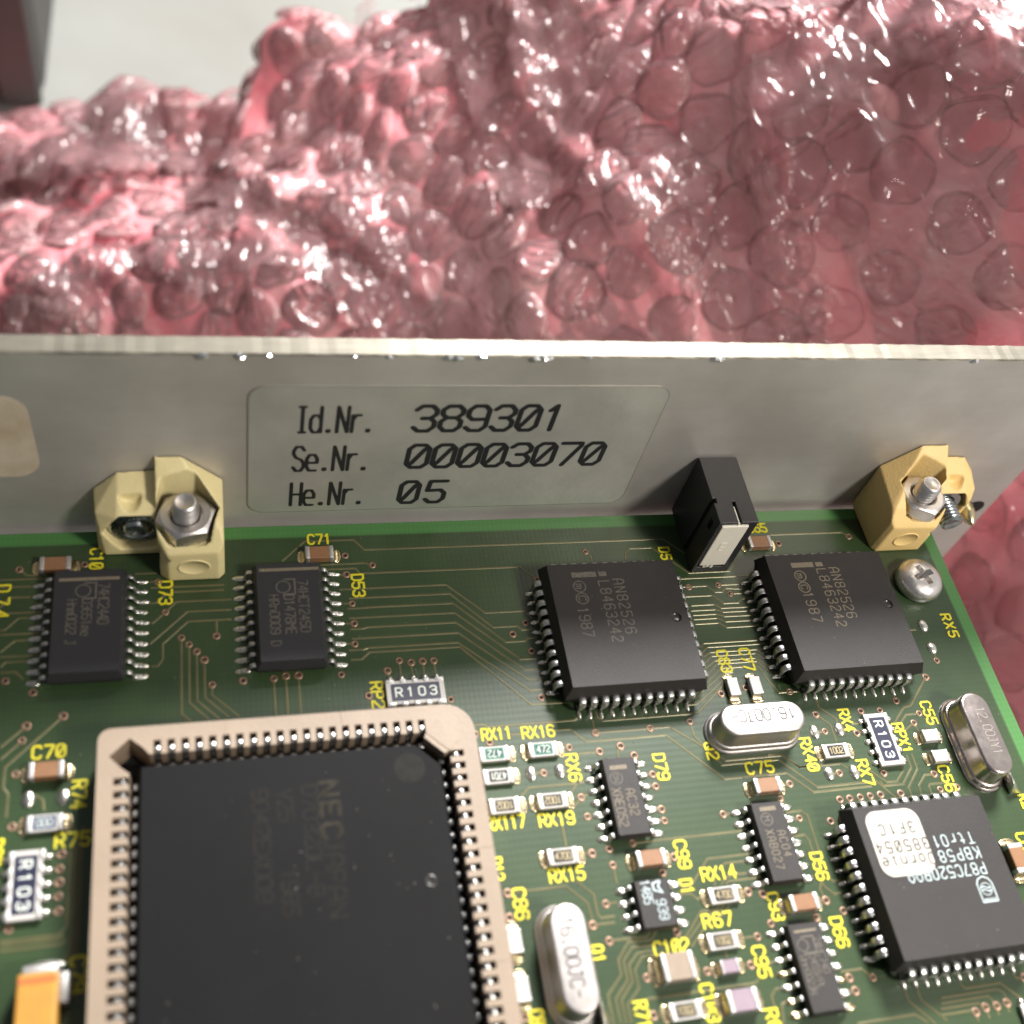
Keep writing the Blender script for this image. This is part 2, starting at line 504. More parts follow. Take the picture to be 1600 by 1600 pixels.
MARKINGS = [
    ["PA","AN82526",[-46.98,-15.18],"D",7.06,4.05,1.25],
    ["PA","L8463242",[-48.77,-15.73],"D",7.83,4.05,1.25],
    ["PA","1987",[-51.98,-17.0],"D",3.61,4.05,1.25],
    ["PB","AN82526",[-19.12,-14.91],"D",6.96,4.05,1.25],
    ["PB","L8463242",[-20.84,-15.47],"D",7.9,4.05,1.25],
    ["PB","1987",[-23.75,-16.68],"D",3.93,4.05,1.25],
    ["D53","74HCT245D",[-82.55,-12.22],"D",6.41,2.45,1.05],
    ["D53","D1478ME",[-84.08,-13.19],"D",4.73,2.45,1.05],
    ["D53","HRn0009 D",[-85.69,-13.81],"D",6.17,2.45,1.0],
    ["D73","74HC244D",[-103.0,-10.8],"D",4.85,2.45,1.05],
    ["D73","D3651me",[-104.62,-12.32],"D",4.32,2.45,0.95],
    ["D73","Hnm0022 J",[-106.08,-12.79],"D",5.23,2.45,0.95],
    ["AC32","AC32",[-50.56,-37.02],"D",2.77,1.6,0.95],
    ["AC32","XAE052",[-52.01,-37.45],"D",4.03,1.6,0.95],
    ["AC04","AC04",[-35.16,-43.0],"D",2.66,1.6,0.85],
    ["AC04","XAB027",[-36.43,-43.5],"D",4.05,1.6,0.85],
    ["LT","1485",[-51.27,-46.2],"D",2.27,1.5,0.95],
    ["LT","939",[-50.02,-48.03],"D",1.87,1.5,0.95],
    ["HC74","74HC74D",[-34.85,-54.19],"D",3.45,1.6,0.75],
    ["HC74","D4S9/PL",[-35.88,-55.68],"D",3.24,1.6,0.75],
    ["HC74","Unn0023N",[-36.84,-55.86],"D",3.55,1.6,0.7],
    ["PC","Ttr01",[-17.39,-45.34],"L",4.81,4.05,1.15],
    ["PC","KBP58",[-17.32,-46.92],"L",4.78,4.05,1.15],
    ["PC","P87C520BAA",[-19.54,-48.55],"L",9.08,4.05,1.15],
    ["STK","Dornie",[-23.4,-46.98],"L",5.94,4.1,1.15],
    ["STK","385054",[-23.48,-45.37],"L",6.05,4.1,1.15],
    ["STK","3F1C",[-23.46,-43.53],"L",4.07,4.1,1.1],
    ["Q2","16.00JC-",[-34.14,-29.45],"L",7.5,3.62,1.35],
    ["Q1","16.00JC-",[-60.62,-51.72],"D",7.19,3.62,1.3],
    ["Q3","12.00JY1",[-7.22,-33.57],"D",5.7,3.62,1.2],
    ["NEC","NEC JAPAN",[-81.69,-39.47],"D",12.75,4.5,1.7],
    ["NEC","D70320L-8",[-83.53,-38.55],"D",10.49,4.5,1.4],
    ["NEC","V25 (c)1985",[-85.86,-39.39],"D",11.71,4.5,1.4],
    ["NEC","9042EX009",[-88.13,-38.58],"D",10.5,4.5,1.4],
]
WRAP_ORIGIN = [-34.3917, 90.3125, -12.2458]
WRAP_U = [0.8377, -0.0477, 0.5441]
WRAP_V = [0.0, 0.9962, 0.0873]
WRAP_N = [-0.5461, -0.0731, 0.8345]
WRAP_POINTS = [[-92.4, -10.3, 12.0], [-57.1, -19.0, 2.6], [-11.9, -32.9, -5.4], [28.7, -47.8, -9.1], [58.9, -61.2, -11.3], [-99.9, 24.1, 5.2], [-57.6, 7.7, 0.1], [-7.9, -13.9, -2.9], [33.3, -36.1, -0.2], [62.3, -50.9, 0.6], [-111.2, 61.3, -6.0], [-61.5, 37.1, -8.2], [-27.8, 17.0, 1.4], [-3.6, 4.9, 0.4], [37.8, -22.2, 5.1], [68.2, -39.2, 5.5], [-31.9, 41.5, -0.2], [-10.7, 38.3, -3.4], [12.1, 22.5, -0.0], [43.7, -0.7, 6.0], [73.6, -20.7, 7.3], [51.4, 30.4, 2.4], [18.7, 59.2, -1.3], [84.9, 10.9, -0.6], [48.6, -94.7, -51.0], [57.9, -76.6, -43.5], [61.4, -65.7, -28.9], [46.3, -113.9, -61.2], [63.9, -90.5, -43.7], [72.6, -65.2, -10.5], [45.3, -79.0, -57.8], [-112.5, -4.1, 16.6], [-128.7, 47.4, 5.5], [-131.3, 85.8, -5.3], [-100.6, 80.0, -15.1], [-71.6, 61.0, -17.7], [-45.1, 60.4, -4.5], [-19.4, 55.9, -5.1], [-20.6, -36.8, -26.4], [-82.2, -20.6, -13.5], [24.1, -51.3, -31.1], [47.8, -63.2, -37.7]]
WRAP_EDGE = [[-143.8, 94.7], [-132.9, 90.9], [-122.5, 83.9], [-112.8, 84.9], [-92.3, 81.5], [-71.6, 61.0], [-56.4, 61.6], [-44.9, 61.0], [-32.3, 56.2], [-19.2, 56.4], [-7.7, 61.7]]

# ------------------------------------------------------------------ materials
def nodes_of(name):
    mt = bpy.data.materials.new(name)
    mt.use_nodes = True
    nt = mt.node_tree
    return mt, nt, nt.nodes["Principled BSDF"]


def noise_node(nt, scale, detail=3.0, rough=0.55, coord="Object", stretch=None):
    tc = nt.nodes.new("ShaderNodeTexCoord")
    n = nt.nodes.new("ShaderNodeTexNoise")
    n.inputs["Scale"].default_value = scale
    n.inputs["Detail"].default_value = detail
    n.inputs["Roughness"].default_value = rough
    if stretch:
        mp = nt.nodes.new("ShaderNodeMapping")
        mp.inputs["Scale"].default_value = stretch
        nt.links.new(tc.outputs[coord], mp.inputs[0])
        nt.links.new(mp.outputs[0], n.inputs["Vector"])
    else:
        nt.links.new(tc.outputs[coord], n.inputs["Vector"])
    return n


def mat(name, color, rough=0.5, metal=0.0, spec=0.5, bump=0.0, bscale=3000, vary=0.0, vscale=500,
        coat=0.0, rvary=0.0, stretch=None, color2=None):
    mt, nt, p = nodes_of(name)
    p.inputs["Base Color"].default_value = (*color, 1)
    p.inputs["Roughness"].default_value = rough
    p.inputs["Metallic"].default_value = metal
    p.inputs["Specular IOR Level"].default_value = spec
    if coat:
        p.inputs["Coat Weight"].default_value = coat
        p.inputs["Coat Roughness"].default_value = 0.12
    if vary or color2:
        n = noise_node(nt, vscale, 4, 0.6, stretch=stretch)
        r = nt.nodes.new("ShaderNodeValToRGB")
        c2 = color2 or tuple(c * (1 - vary) for c in color)
        r.color_ramp.elements[0].position = 0.36
        r.color_ramp.elements[1].position = 0.64
        r.color_ramp.elements[0].color = (*c2, 1)
        r.color_ramp.elements[1].color = (*color, 1)
        nt.links.new(n.outputs["Fac"], r.inputs[0])
        nt.links.new(r.outputs[0], p.inputs["Base Color"])
    if rvary:
        n = noise_node(nt, vscale * 1.7, 4, 0.6, stretch=stretch)
        mr = nt.nodes.new("ShaderNodeMapRange")
        mr.inputs["From Min"].default_value = 0.3
        mr.inputs["From Max"].default_value = 0.7
        mr.inputs["To Min"].default_value = max(0.03, rough - rvary)
        mr.inputs["To Max"].default_value = rough + rvary
        nt.links.new(n.outputs["Fac"], mr.inputs[0])
        nt.links.new(mr.outputs[0], p.inputs["Roughness"])
    if bump:
        n = noise_node(nt, bscale, 3, 0.6, stretch=stretch)
        b = nt.nodes.new("ShaderNodeBump")
        b.inputs["Strength"].default_value = bump
        b.inputs["Distance"].default_value = 0.0001
        nt.links.new(n.outputs["Fac"], b.inputs["Height"])
        nt.links.new(b.outputs[0], p.inputs["Normal"])
    return mt


def math_node(nt, op, a=None, b=None, av=0.0, bv=0.0):
    n = nt.nodes.new("ShaderNodeMath")
    n.operation = op
    n.inputs[0].default_value = av
    n.inputs[1].default_value = bv
    if a is not None:
        nt.links.new(a, n.inputs[0])
    if b is not None:
        nt.links.new(b, n.inputs[1])
    return n.outputs[0]


def make_board_material():
    # solder mask: dark green over copper, brighter green in the bare margin along two edges
    mt, nt, p = nodes_of("solder_mask")
    tc = nt.nodes.new("ShaderNodeTexCoord")
    sep = nt.nodes.new("ShaderNodeSeparateXYZ")
    nt.links.new(tc.outputs["Object"], sep.inputs[0])
    mx = math_node(nt, 'MAXIMUM', sep.outputs["X"], sep.outputs["Y"])
    edge = nt.nodes.new("ShaderNodeMapRange")
    edge.inputs["From Min"].default_value = -1.85 * MM
    edge.inputs["From Max"].default_value = -1.55 * MM
    nt.links.new(mx, edge.inputs["Value"])
    n1 = noise_node(nt, 160, 4)
    r1 = nt.nodes.new("ShaderNodeValToRGB")
    r1.color_ramp.elements[0].position = 0.35
    r1.color_ramp.elements[1].position = 0.7
    r1.color_ramp.elements[0].color = (0.021, 0.042, 0.015, 1)
    r1.color_ramp.elements[1].color = (0.029, 0.054, 0.019, 1)
    nt.links.new(n1.outputs["Fac"], r1.inputs[0])
    # glass cloth: faint threads, finer than the parts
    wx = nt.nodes.new("ShaderNodeTexWave")
    wx.wave_type = 'BANDS'
    wx.bands_direction = 'X'
    wx.inputs["Scale"].default_value = 560
    wx.inputs["Distortion"].default_value = 0.6
    wx.inputs["Detail"].default_value = 1.0
    nt.links.new(tc.outputs["Object"], wx.inputs["Vector"])
    wy = nt.nodes.new("ShaderNodeTexWave")
    wy.wave_type = 'BANDS'
    wy.bands_direction = 'Y'
    wy.inputs["Scale"].default_value = 430
    wy.inputs["Distortion"].default_value = 0.6
    nt.links.new(tc.outputs["Object"], wy.inputs["Vector"])
    wsum = math_node(nt, 'ADD', wx.outputs["Fac"], wy.outputs["Fac"])
    mul = nt.nodes.new("ShaderNodeMapRange")
    mul.inputs["From Max"].default_value = 2.0
    mul.inputs["To Min"].default_value = 0.94
    mul.inputs["To Max"].default_value = 1.05
    nt.links.new(wsum, mul.inputs["Value"])
    mixe = nt.nodes.new("ShaderNodeMix")
    mixe.data_type = 'RGBA'
    nt.links.new(edge.outputs[0], mixe.inputs["Factor"])
    nt.links.new(r1.outputs[0], mixe.inputs["A"])
    mixe.inputs["B"].default_value = (0.055, 0.165, 0.045, 1)
    sc = nt.nodes.new("ShaderNodeVectorMath")
    sc.operation = 'SCALE'
    nt.links.new(mixe.outputs["Result"], sc.inputs[0])
    nt.links.new(mul.outputs[0], sc.inputs["Scale"])
    nt.links.new(sc.outputs[0], p.inputs["Base Color"])
    p.inputs["Roughness"].default_value = 0.34
    p.inputs["Specular IOR Level"].default_value = 0.55
    b = nt.nodes.new("ShaderNodeBump")
    b.inputs["Strength"].default_value = 0.035
    b.inputs["Distance"].default_value = 0.00006
    nt.links.new(wsum, b.inputs["Height"])
    nt.links.new(b.outputs[0], p.inputs["Normal"])
    return mt


def make_panel_material(name, c1, c2, rough, stain):
    # bead-blasted aluminium: dull metal, cloudy tarnish and faint rolled grain along its length
    mt, nt, p = nodes_of(name)
    n1 = noise_node(nt, 38, 5, 0.62)
    n2 = noise_node(nt, 900, 4, 0.7, stretch=(0.12, 1, 1))
    n3 = noise_node(nt, 14, 2, 0.5)
    r1 = nt.nodes.new("ShaderNodeValToRGB")
    r1.color_ramp.elements[0].position = 0.38
    r1.color_ramp.elements[1].position = 0.62
    r1.color_ramp.elements[0].color = (*c2, 1)
    r1.color_ramp.elements[1].color = (*c1, 1)
    nt.links.new(n1.outputs["Fac"], r1.inputs[0])
    mx = nt.nodes.new("ShaderNodeMix")
    mx.data_type = 'RGBA'
    mx.blend_type = 'MULTIPLY'
    mx.inputs["Factor"].default_value = stain
    nt.links.new(r1.outputs[0], mx.inputs["A"])
    r2 = nt.nodes.new("ShaderNodeValToRGB")
    r2.color_ramp.elements[0].position = 0.3
    r2.color_ramp.elements[1].position = 0.7
    r2.color_ramp.elements[0].color = (0.72, 0.68, 0.63, 1)
    r2.color_ramp.elements[1].color = (1.06, 1.03, 0.98, 1)
    nt.links.new(n2.outputs["Fac"], r2.inputs[0])
    nt.links.new(r2.outputs[0], mx.inputs["B"])
    # small dark flecks
    v = noise_node(nt, 420, 2, 0.5)
    fl = nt.nodes.new("ShaderNodeMapRange")
    fl.inputs["From Min"].default_value = 0.80
    fl.inputs["From Max"].default_value = 0.82
    nt.links.new(v.outputs["Fac"], fl.inputs["Value"])
    mf = nt.nodes.new("ShaderNodeMix")
    mf.data_type = 'RGBA'
    nt.links.new(fl.outputs[0], mf.inputs["Factor"])
    nt.links.new(mx.outputs["Result"], mf.inputs["A"])
    mf.inputs["B"].default_value = (0.10, 0.085, 0.075, 1)
    nt.links.new(mf.outputs["Result"], p.inputs["Base Color"])
    p.inputs["Metallic"].default_value = 0.65
    mr = nt.nodes.new("ShaderNodeMapRange")
    mr.inputs["From Min"].default_value = 0.3
    mr.inputs["From Max"].default_value = 0.7
    mr.inputs["To Min"].default_value = rough - 0.05
    mr.inputs["To Max"].default_value = rough + 0.08
    nt.links.new(n3.outputs["Fac"], mr.inputs["Value"])
    nt.links.new(mr.outputs[0], p.inputs["Roughness"])
    b = nt.nodes.new("ShaderNodeBump")
    b.inputs["Strength"].default_value = 0.25
    b.inputs["Distance"].default_value = 0.00005
    nt.links.new(n2.outputs["Fac"], b.inputs["Height"])
    nt.links.new(b.outputs[0], p.inputs["Normal"])
    return mt


def make_film_material(name, cover, dome):
    # pink polythene film: part see-through, deeper pink where it is seen edge on
    mt, nt, p = nodes_of(name)
    n1 = noise_node(nt, 55 if not dome else 120, 4, 0.6, coord="Object")
    r1 = nt.nodes.new("ShaderNodeValToRGB")
    cr = r1.color_ramp
    cr.elements[0].position = 0.30
    cr.elements[1].position = 0.70
    if dome:
        cr.elements[0].color = (0.98, 0.56, 0.58, 1)
        cr.elements[1].color = (0.97, 0.77, 0.77, 1)
    else:
        cr.elements[0].color = (0.92, 0.14, 0.19, 1)
        cr.elements[1].color = (0.95, 0.50, 0.49, 1)
        e = cr.elements.new(0.5)
        e.color = (0.97, 0.29, 0.34, 1)
    nt.links.new(n1.outputs["Fac"], r1.inputs[0])
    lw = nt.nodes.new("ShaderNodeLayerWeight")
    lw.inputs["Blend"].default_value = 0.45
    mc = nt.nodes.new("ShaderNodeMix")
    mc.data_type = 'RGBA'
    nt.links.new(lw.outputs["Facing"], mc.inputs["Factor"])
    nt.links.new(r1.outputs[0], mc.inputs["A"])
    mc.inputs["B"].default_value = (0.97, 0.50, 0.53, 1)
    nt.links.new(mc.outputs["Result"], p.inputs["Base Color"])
    p.inputs["Roughness"].default_value = 0.10 if dome else 0.22
    p.inputs["Specular IOR Level"].default_value = 1.0 if dome else 0.7
    nb = noise_node(nt, 250 if dome else 200, 1, 0.5, stretch=(1, 0.38, 1))
    nb.inputs["Distortion"].default_value = 1.4
    nb2 = noise_node(nt, 1100, 2, 0.5)
    hs = math_node(nt, 'MULTIPLY_ADD', nb2.outputs["Fac"], None, bv=0.015)
    nt.links.new(nb.outputs["Fac"], hs.node.inputs[2])
    b = nt.nodes.new("ShaderNodeBump")
    b.inputs["Strength"].default_value = 1.0
    b.inputs["Distance"].default_value = {"pink_film": 0.0009, "pink_cover_film": 0.0010, "pink_loose_film": 0.0022}.get(name, 0.0032)
    nt.links.new(hs, b.inputs["Height"])
    p.inputs["Specular IOR Level"].default_value = 0.0
    out = nt.nodes["Material Output"]
    tr = nt.nodes.new("ShaderNodeBsdfTransparent")
    tr.inputs["Color"].default_value = (0.995, 0.955, 0.955, 1)
    tl = nt.nodes.new("ShaderNodeBsdfTranslucent")
    nt.links.new(mc.outputs["Result"], tl.inputs["Color"])
    ms = nt.nodes.new("ShaderNodeMixShader")
    ms.inputs[0].default_value = 0.40 if dome else 0.35
    nt.links.new(p.outputs[0], ms.inputs[1])
    nt.links.new(tl.outputs[0], ms.inputs[2])
    mt2 = nt.nodes.new("ShaderNodeMixShader")
    mr = nt.nodes.new("ShaderNodeMapRange")
    mr.inputs["To Min"].default_value = cover
    mr.inputs["To Max"].default_value = min(1.0, cover + (0.16 if dome else 0.5))
    nt.links.new(lw.outputs["Facing"], mr.inputs["Value"])
    if dome and name == "pink_bubble_film":
        # the welded rim of each cell is thick and pale, its crown thin and clear
        tcz = nt.nodes.new("ShaderNodeTexCoord")
        sz = nt.nodes.new("ShaderNodeSeparateXYZ")
        nt.links.new(tcz.outputs["Object"], sz.inputs[0])
        rim = nt.nodes.new("ShaderNodeMapRange")
        rim.interpolation_type = 'SMOOTHSTEP'
        rim.inputs["From Min"].default_value = 0.80 * MM
        rim.inputs["From Max"].default_value = 0.45 * MM
        rim.inputs["To Min"].default_value = 0.0
        rim.inputs["To Max"].default_value = 0.42
        nt.links.new(sz.outputs["Z"], rim.inputs["Value"])
        mxx = math_node(nt, 'MAXIMUM', mr.outputs[0], rim.outputs[0])
        nt.links.new(mxx, mt2.inputs[0])
    else:
        nt.links.new(mr.outputs[0], mt2.inputs[0])
    nt.links.new(tr.outputs[0], mt2.inputs[1])
    nt.links.new(ms.outputs[0], mt2.inputs[2])
    gl = nt.nodes.new("ShaderNodeBsdfGlossy")
    gl.inputs["Roughness"].default_value = 0.24 if dome else 0.38
    gl.inputs["Color"].default_value = (0.72, 0.66, 0.66, 1)
    nt.links.new(b.outputs[0], gl.inputs["Normal"])
    fr = nt.nodes.new("ShaderNodeFresnel")
    fr.inputs["IOR"].default_value = 1.62
    nt.links.new(b.outputs[0], fr.inputs["Normal"])
    mg = nt.nodes.new("ShaderNodeMixShader")
    nt.links.new(fr.outputs[0], mg.inputs[0])
    nt.links.new(mt2.outputs[0], mg.inputs[1])
    nt.links.new(gl.outputs[0], mg.inputs[2])
    nt.links.new(mg.outputs[0], out.inputs["Surface"])
    return mt


M = {}
M["mask"] = make_board_material()
M["board_side"] = mat("board_edge", (0.03, 0.055, 0.02), 0.6)
M["trace"] = mat("masked_copper_trace", (0.135, 0.125, 0.060), 0.32, 0.25, vary=0.25, vscale=300)
M["via_ring"] = mat("via_ring", (0.30, 0.185, 0.125), 0.42, 0.55, vary=0.3, vscale=900)
M["painted_via_hole"] = mat("painted_via_hole", (0.008, 0.006, 0.005), 0.8)  # dark disc colour stands in for the shade inside the hole
M["solder"] = mat("solder", (0.66, 0.64, 0.58), 0.30, 1.0, bump=0.5, bscale=2600, rvary=0.08, vscale=900)
M["flux_solder"] = mat("fluxed_solder", (0.56, 0.46, 0.28), 0.24, 1.0, bump=0.5, bscale=2600, rvary=0.08, vscale=900)
M["tin"] = mat("tinned_lead", (0.60, 0.60, 0.59), 0.33, 1.0, bump=0.3, bscale=4000, vary=0.2, vscale=1500)
M["silk"] = mat("silkscreen_yellow", (0.66, 0.58, 0.02), 0.55, bump=0.3, bscale=5000, vary=0.22, vscale=2500)
M["epoxy"] = mat("epoxy_package", (0.023, 0.020, 0.019), 0.52, spec=0.36, bump=0.5, bscale=9000, vary=0.15, vscale=200)
M["epoxy_blue"] = mat("epoxy_package_cool", (0.020, 0.020, 0.023), 0.50, spec=0.45, bump=0.4, bscale=9000)
M["epoxy_dimmed"] = mat("epoxy_package_dimmed", (0.006, 0.006, 0.0065), 0.62, spec=0.12, bump=0.3, bscale=7000, vary=0.2, vscale=120)  # lower-left dimness is put into this darker, less reflective colour
M["dent"] = mat("polished_dent", (0.02, 0.019, 0.018), 0.22)
M["ink_tan"] = mat("laser_mark_tan", (0.20, 0.165, 0.115), 0.7, vary=0.35, vscale=4000)
M["ink_dim"] = mat("laser_mark_dim", (0.125, 0.110, 0.090), 0.7, vary=0.4, vscale=2500)
M["ink_faint"] = mat("worn_mark", (0.0135, 0.013, 0.011), 0.6, spec=0.12, vary=0.4, vscale=900)
M["ink_faint_tan"] = mat("worn_mark_tan", (0.026, 0.023, 0.016), 0.6, spec=0.12, vary=0.6, vscale=900)
M["ink_white"] = mat("ink_pale_blue", (0.50, 0.60, 0.62), 0.6, vary=0.3, vscale=5000)
M["ink_black"] = mat("ink_black", (0.012, 0.012, 0.014), 0.5, vary=0.2, vscale=3000)
M["ink_grey"] = mat("etched_grey", (0.30, 0.26, 0.24), 0.5, 0.6)
M["ink_net"] = mat("ink_white", (0.62, 0.66, 0.60), 0.6)
M["ink_res"] = mat("ink_cream", (0.52, 0.43, 0.24), 0.6, vary=0.3, vscale=5000)
M["socket"] = mat("socket_plastic_beige", (0.255, 0.195, 0.142), 0.52, vary=0.10, vscale=160, bump=0.3, bscale=3500)
M["sticker"] = mat("paper_sticker", (0.48, 0.455, 0.40), 0.6, vary=0.06, vscale=700, bump=0.3, bscale=3000)
M["brown"] = mat("ceramic_brown", (0.245, 0.125, 0.062), 0.42, vary=0.12, vscale=900, bump=0.2, bscale=5000)
M["tan"] = mat("ceramic_tan", (0.27, 0.21, 0.16), 0.42, vary=0.10, vscale=900)
M["lilac"] = mat("ceramic_lilac", (0.26, 0.20, 0.24), 0.42, vary=0.10, vscale=900)
M["whitecer"] = mat("ceramic_white", (0.47, 0.455, 0.445), 0.45, vary=0.08, vscale=900)
M["term"] = mat("capacitor_terminal", (0.52, 0.51, 0.495), 0.44, 0.7, bump=0.6, bscale=3500, vary=0.15, vscale=1600)
M["alumina"] = mat("alumina", (0.46, 0.44, 0.42), 0.5, vary=0.08, vscale=1200)
M["glaze_black"] = mat("resistor_glaze", (0.028, 0.024, 0.022), 0.3)
M["glaze_green"] = mat("resistor_glaze_green", (0.022, 0.150, 0.105), 0.3)
M["glaze_ink"] = mat("resistor_glaze_dark_green", (0.010, 0.055, 0.045), 0.3)
M["glaze_blue"] = mat("resistor_glaze_blue", (0.035, 0.055, 0.105), 0.35)
M["navy"] = mat("network_glaze_navy", (0.020, 0.022, 0.050), 0.36, vary=0.3, vscale=1800)
M["can"] = mat("crystal_can", (0.42, 0.395, 0.38), 0.46, 1.0, bump=0.12, bscale=1500, vary=0.08, vscale=400, rvary=0.05)
M["can_dark"] = mat("crystal_can_warm", (0.50, 0.44, 0.42), 0.24, 1.0, bump=0.12, bscale=1500, rvary=0.05, vscale=400)
M["tantalum"] = mat("tantalum_orange", (0.40, 0.215, 0.035), 0.45, vary=0.25, vscale=500, color2=(0.40, 0.19, 0.035))
M["tant_band"] = mat("tantalum_band", (0.42, 0.12, 0.03), 0.5)
M["block_pale"] = mat("moulded_yellow_pale", (0.71, 0.61, 0.32), 0.46, vary=0.05, vscale=350, bump=0.35, bscale=2600)
M["block_warm"] = mat("moulded_yellow_warm", (0.86, 0.61, 0.25), 0.50, vary=0.06, vscale=350, bump=0.6, bscale=3600)
M["steel"] = mat("stainless_steel", (0.66, 0.63, 0.61), 0.34, 1.0, bump=0.2, bscale=1800, rvary=0.07, vscale=700)
M["zinc"] = mat("zinc_plated", (0.34, 0.37, 0.38), 0.26, 1.0, bump=0.15, bscale=1800, rvary=0.06, vscale=700)
M["brass_tip"] = mat("yellow_zinc", (0.62, 0.55, 0.33), 0.24, 1.0, bump=0.2, bscale=1800)
M["panel"] = make_panel_material("aluminium_face", (0.62, 0.60, 0.575), (0.49, 0.465, 0.435), 0.50, 0.14)
M["panel_edge"] = make_panel_material("aluminium_sawn_edge", (0.175, 0.168, 0.142), (0.11, 0.103, 0.085), 0.55, 0.9)
M["burr"] = mat("bright_burr", (0.90, 0.90, 0.89), 0.16, 1.0)
M["label_film"] = mat("label_film", (0.53, 0.525, 0.475), 0.40, 0.5, vary=0.16, vscale=110, bump=0.2, bscale=1500, rvary=0.06)
M["label_rim"] = mat("label_cut_edge", (0.26, 0.25, 0.21), 0.5, 0.3)
M["old_patch"] = mat("worn_patch", (0.52, 0.45, 0.35), 0.6, vary=0.4, vscale=180, color2=(0.40, 0.32, 0.22))
M["stain"] = mat("brown_stain", (0.09, 0.05, 0.035), 0.7, vary=0.4, vscale=900)
M["black_abs"] = mat("black_plastic", (0.020, 0.020, 0.021), 0.46, spec=0.5, bump=0.25, bscale=4500, vary=0.1, vscale=500)
M["painted_dark"] = mat("painted_recess_dark", (0.003, 0.003, 0.003), 0.8)  # near-black colour paints the shade inside the hole and the socket slots
M["dust"] = mat("dust", (0.19, 0.19, 0.17), 0.8)
M["cream"] = mat("cream_plastic", (0.78, 0.74, 0.63), 0.45, vary=0.05, vscale=600, bump=0.2, bscale=2500)
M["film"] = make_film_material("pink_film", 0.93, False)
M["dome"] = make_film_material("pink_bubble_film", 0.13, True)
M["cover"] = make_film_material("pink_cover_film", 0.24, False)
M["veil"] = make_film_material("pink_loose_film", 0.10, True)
M["table"] = mat("pale_tabletop", (0.22, 0.225, 0.21), 0.6, vary=0.10, vscale=9, color2=(0.185, 0.178, 0.16))
M["dark_trim"] = mat("dark_trim", (0.05, 0.048, 0.045), 0.5)
M["dark_box"] = mat("dark_case", (0.030, 0.027, 0.024), 0.55, vary=0.2, vscale=12)


# ------------------------------------------------------------------ mesh tools (millimetres in, metres out)
class Shape:
    def __init__(self):
        self.v, self.f, self.m, self.s = [], [], [], []

    def add(self, verts, faces, mi=0, smooth=False, tf=None):
        k = len(self.v)
        for p in verts:
            self.v.append(tuple(tf @ Vector(p)) if tf else tuple(p))
        for fc in faces:
            self.f.append([i + k for i in fc])
            self.m.append(mi)
            self.s.append(smooth)
        return self

    def mesh(self, name, mats):
        me = bpy.data.meshes.new(name)
        me.from_pydata([(x * MM, y * MM, z * MM) for x, y, z in self.v], [], self.f)
        for k in (mats if isinstance(mats, (list, tuple)) else [mats]):
            me.materials.append(M[k])
        me.polygons.foreach_set("material_index", self.m)
        me.polygons.foreach_set("use_smooth", self.s)
        me.update()
        return me


def link(name, me, parent=None, loc=(0, 0, 0), rot=0.0, rx=0.0):
    o = bpy.data.objects.new(name, me)
    o.location = (loc[0] * MM, loc[1] * MM, loc[2] * MM)
    if rot or rx:
        o.rotation_euler = (rx, 0, rot)
    if parent is not None:
        o.parent = parent
    scene.collection.objects.link(o)
    return o


def tag(o, label, category, group=None):
    o["label"] = label
    o["category"] = category
    if group:
        o["group"] = group
    return o


def box(x0, x1, y0, y1, z0, z1):
    v = [(x0, y0, z0), (x1, y0, z0), (x1, y1, z0), (x0, y1, z0), (x0, y0, z1), (x1, y0, z1), (x1, y1, z1), (x0, y1, z1)]
    return v, [(3, 2, 1, 0), (4, 5, 6, 7), (0, 1, 5, 4), (1, 2, 6, 5), (2, 3, 7, 6), (3, 0, 4, 7)]


def from_bm(bm):
    bm.verts.ensure_lookup_table()
    v = [tuple(x.co) for x in bm.verts]
    f = [[a.index for a in fc.verts] for fc in bm.faces]
    bm.free()
    return v, f


def bevelled(verts, faces, w, seg=2, angle=25):
    bm = bmesh.new()
    vs = [bm.verts.new(p) for p in verts]
    for fc in faces:
        bm.faces.new([vs[i] for i in fc])
    bmesh.ops.recalc_face_normals(bm, faces=bm.faces[:])
    bm.normal_update()
    es = [e for e in bm.edges if len(e.link_faces) == 2 and e.calc_face_angle(0) > math.radians(angle)]
    bmesh.ops.bevel(bm, geom=es, offset=w, segments=seg, profile=0.5, affect='EDGES', clamp_overlap=True)
    bm.verts.index_update()
    return from_bm(bm)


def rbox(sx, sy, z0, z1, w=0.1, seg=2):
    return bevelled(*box(-sx / 2, sx / 2, -sy / 2, sy / 2, z0, z1), w, seg)


def prism(outer, z0, z1, holes=()):
    loops = [list(outer)] + [list(h) for h in holes]
    flat = [p for lp in loops for p in lp]
    n = len(flat)
    tris = tessellate_polygon([[Vector((p[0], p[1], 0)) for p in lp] for lp in loops])
    v = [(p[0], p[1], z0) for p in flat] + [(p[0], p[1], z1) for p in flat]
    f = []
    for a, b, c in tris:
        pa, pb, pc = flat[a], flat[b], flat[c]
        if (pb[0] - pa[0]) * (pc[1] - pa[1]) - (pb[1] - pa[1]) * (pc[0] - pa[0]) < 0:
            a, b, c = a, c, b
        f.append((a + n, b + n, c + n))
        f.append((c, b, a))
    k = 0
    for lp in loops:
        L = len(lp)
        for i in range(L):
            j = (i + 1) % L
            f.append((k + i, k + j, k + j + n, k + i + n))
        k += L
    return v, f


